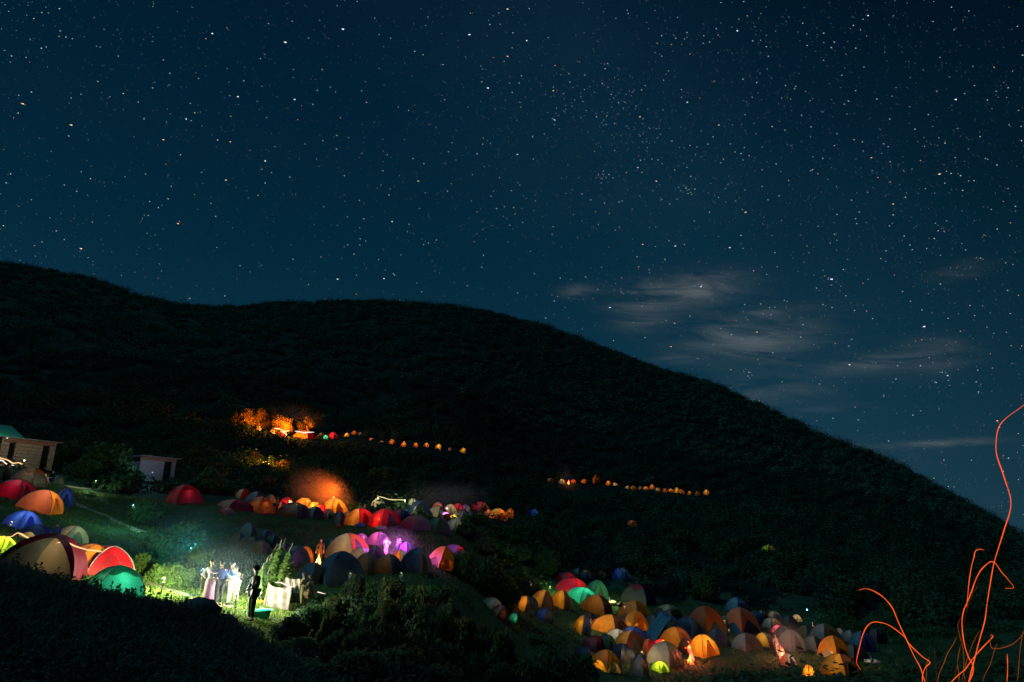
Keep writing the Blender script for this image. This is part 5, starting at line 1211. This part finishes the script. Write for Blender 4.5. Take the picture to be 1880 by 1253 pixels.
for px, py, rx, ry, s in [(1275,532,105,30,1),(1180,548,70,26,.75),(1060,536,32,12,.8),(1375,622,130,48,.9),(1180,595,60,20,.5),(1400,577,60,10,.6),(1590,668,75,18,.8),(1700,655,90,34,.55),(1715,815,110,7,.9),(1400,720,130,30,.5),(1755,500,60,18,.3),(1500,757,90,12,.35),(1240,660,40,10,.4),(1560,830,130,24,.25)]:
    a0, e0 = azel(px, py); a1, _ = azel(px+rx, py); _, e1 = azel(px, py-ry)
    u = mth('DIVIDE', mth('SUBTRACT', az, a0), a1-a0); v = mth('DIVIDE', mth('SUBTRACT', el, e0), e1-e0)
    g = mth('EXPONENT', mth('MULTIPLY', mth('ADD', mth('MULTIPLY', u, u), mth('MULTIPLY', v, v)), -1.3)); g = mth('MULTIPLY', g, s)
    tot = g if tot is None else mth('ADD', tot, g)
nz = mth('MULTIPLY', mth('SUBTRACT', cn.outputs['Fac'], .36, clamp=True), 3.4, clamp=True)
cl = mth('MULTIPLY', mth('MULTIPLY', tot, mth('ADD', mth('MULTIPLY', nz, .95), .05)), 1.0, clamp=True)
cc = N.new('ShaderNodeVectorMath'); cc.operation = 'SCALE'; cc.inputs[0].default_value = (.078, .076, .068); Lk.new(cl, cc.inputs['Scale'])
# faint band of the Milky Way
ma, me_ = azel(1150, 260); u = mth('ADD', mth('MULTIPLY', mth('SUBTRACT', az, ma), .80), mth('MULTIPLY', mth('SUBTRACT', el, me_), -.6)); v = mth('ADD', mth('MULTIPLY', mth('SUBTRACT', az, ma), .6), mth('MULTIPLY', mth('SUBTRACT', el, me_), .80))
mg = mth('EXPONENT', mth('MULTIPLY', mth('ADD', mth('MULTIPLY', mth('MULTIPLY', u, u), 3.5), mth('MULTIPLY', mth('MULTIPLY', v, v), 24.0)), -1.0))
mn = N.new('ShaderNodeTexNoise'); mn.inputs['Scale'].default_value = 7; mn.inputs['Detail'].default_value = 7; Lk.new(tc.outputs['Generated'], mn.inputs['Vector'])
mw = mth('MULTIPLY', mg, mn.outputs['Fac']); mwc = N.new('ShaderNodeVectorMath'); mwc.operation = 'SCALE'; mwc.inputs[0].default_value = (.004, .012, .016); Lk.new(mw, mwc.inputs['Scale'])
mad = N.new('ShaderNodeVectorMath'); mad.operation = 'ADD'; Lk.new(mulc.outputs[0], mad.inputs[0]); Lk.new(mwc.outputs[0], mad.inputs[1])
sm = N.new('ShaderNodeVectorMath'); sm.operation = 'ADD'; Lk.new(mad.outputs[0], sm.inputs[0]); Lk.new(cc.outputs[0], sm.inputs[1])
bg = N.new('ShaderNodeBackground'); Lk.new(sm.outputs[0], bg.inputs[0]); bg.inputs[1].default_value = 1.0
wo = N.new('ShaderNodeOutputWorld'); Lk.new(bg.outputs[0], wo.inputs[0])

# ------------------------------------------------------------------ moonlight
S = bpy.data.lights.new('moon', 'SUN'); S.energy = .62; S.angle = math.radians(.5); S.color = (.26, .76, .84)
so = bpy.data.objects.new('moon', S); C.objects.link(so)
dirm = Vector((-.55, .22, .85)); so.rotation_euler = dirm.to_track_quat('Z', 'Y').to_euler()

# ------------------------------------------------------------------ settings
sc.view_settings.view_transform = 'Standard'; sc.view_settings.look = 'None'; sc.view_settings.exposure = 0; sc.view_settings.gamma = 1
cy = sc.cycles; cy.use_denoising = True; cy.max_bounces = 5; cy.diffuse_bounces = 2; cy.transmission_bounces = 4; cy.volume_bounces = 0; cy.transparent_max_bounces = 8
cy.volume_step_rate = 2; cy.sample_clamp_indirect = 3; cy.use_light_tree = True; cy.caustics_reflective = False; cy.caustics_refractive = False
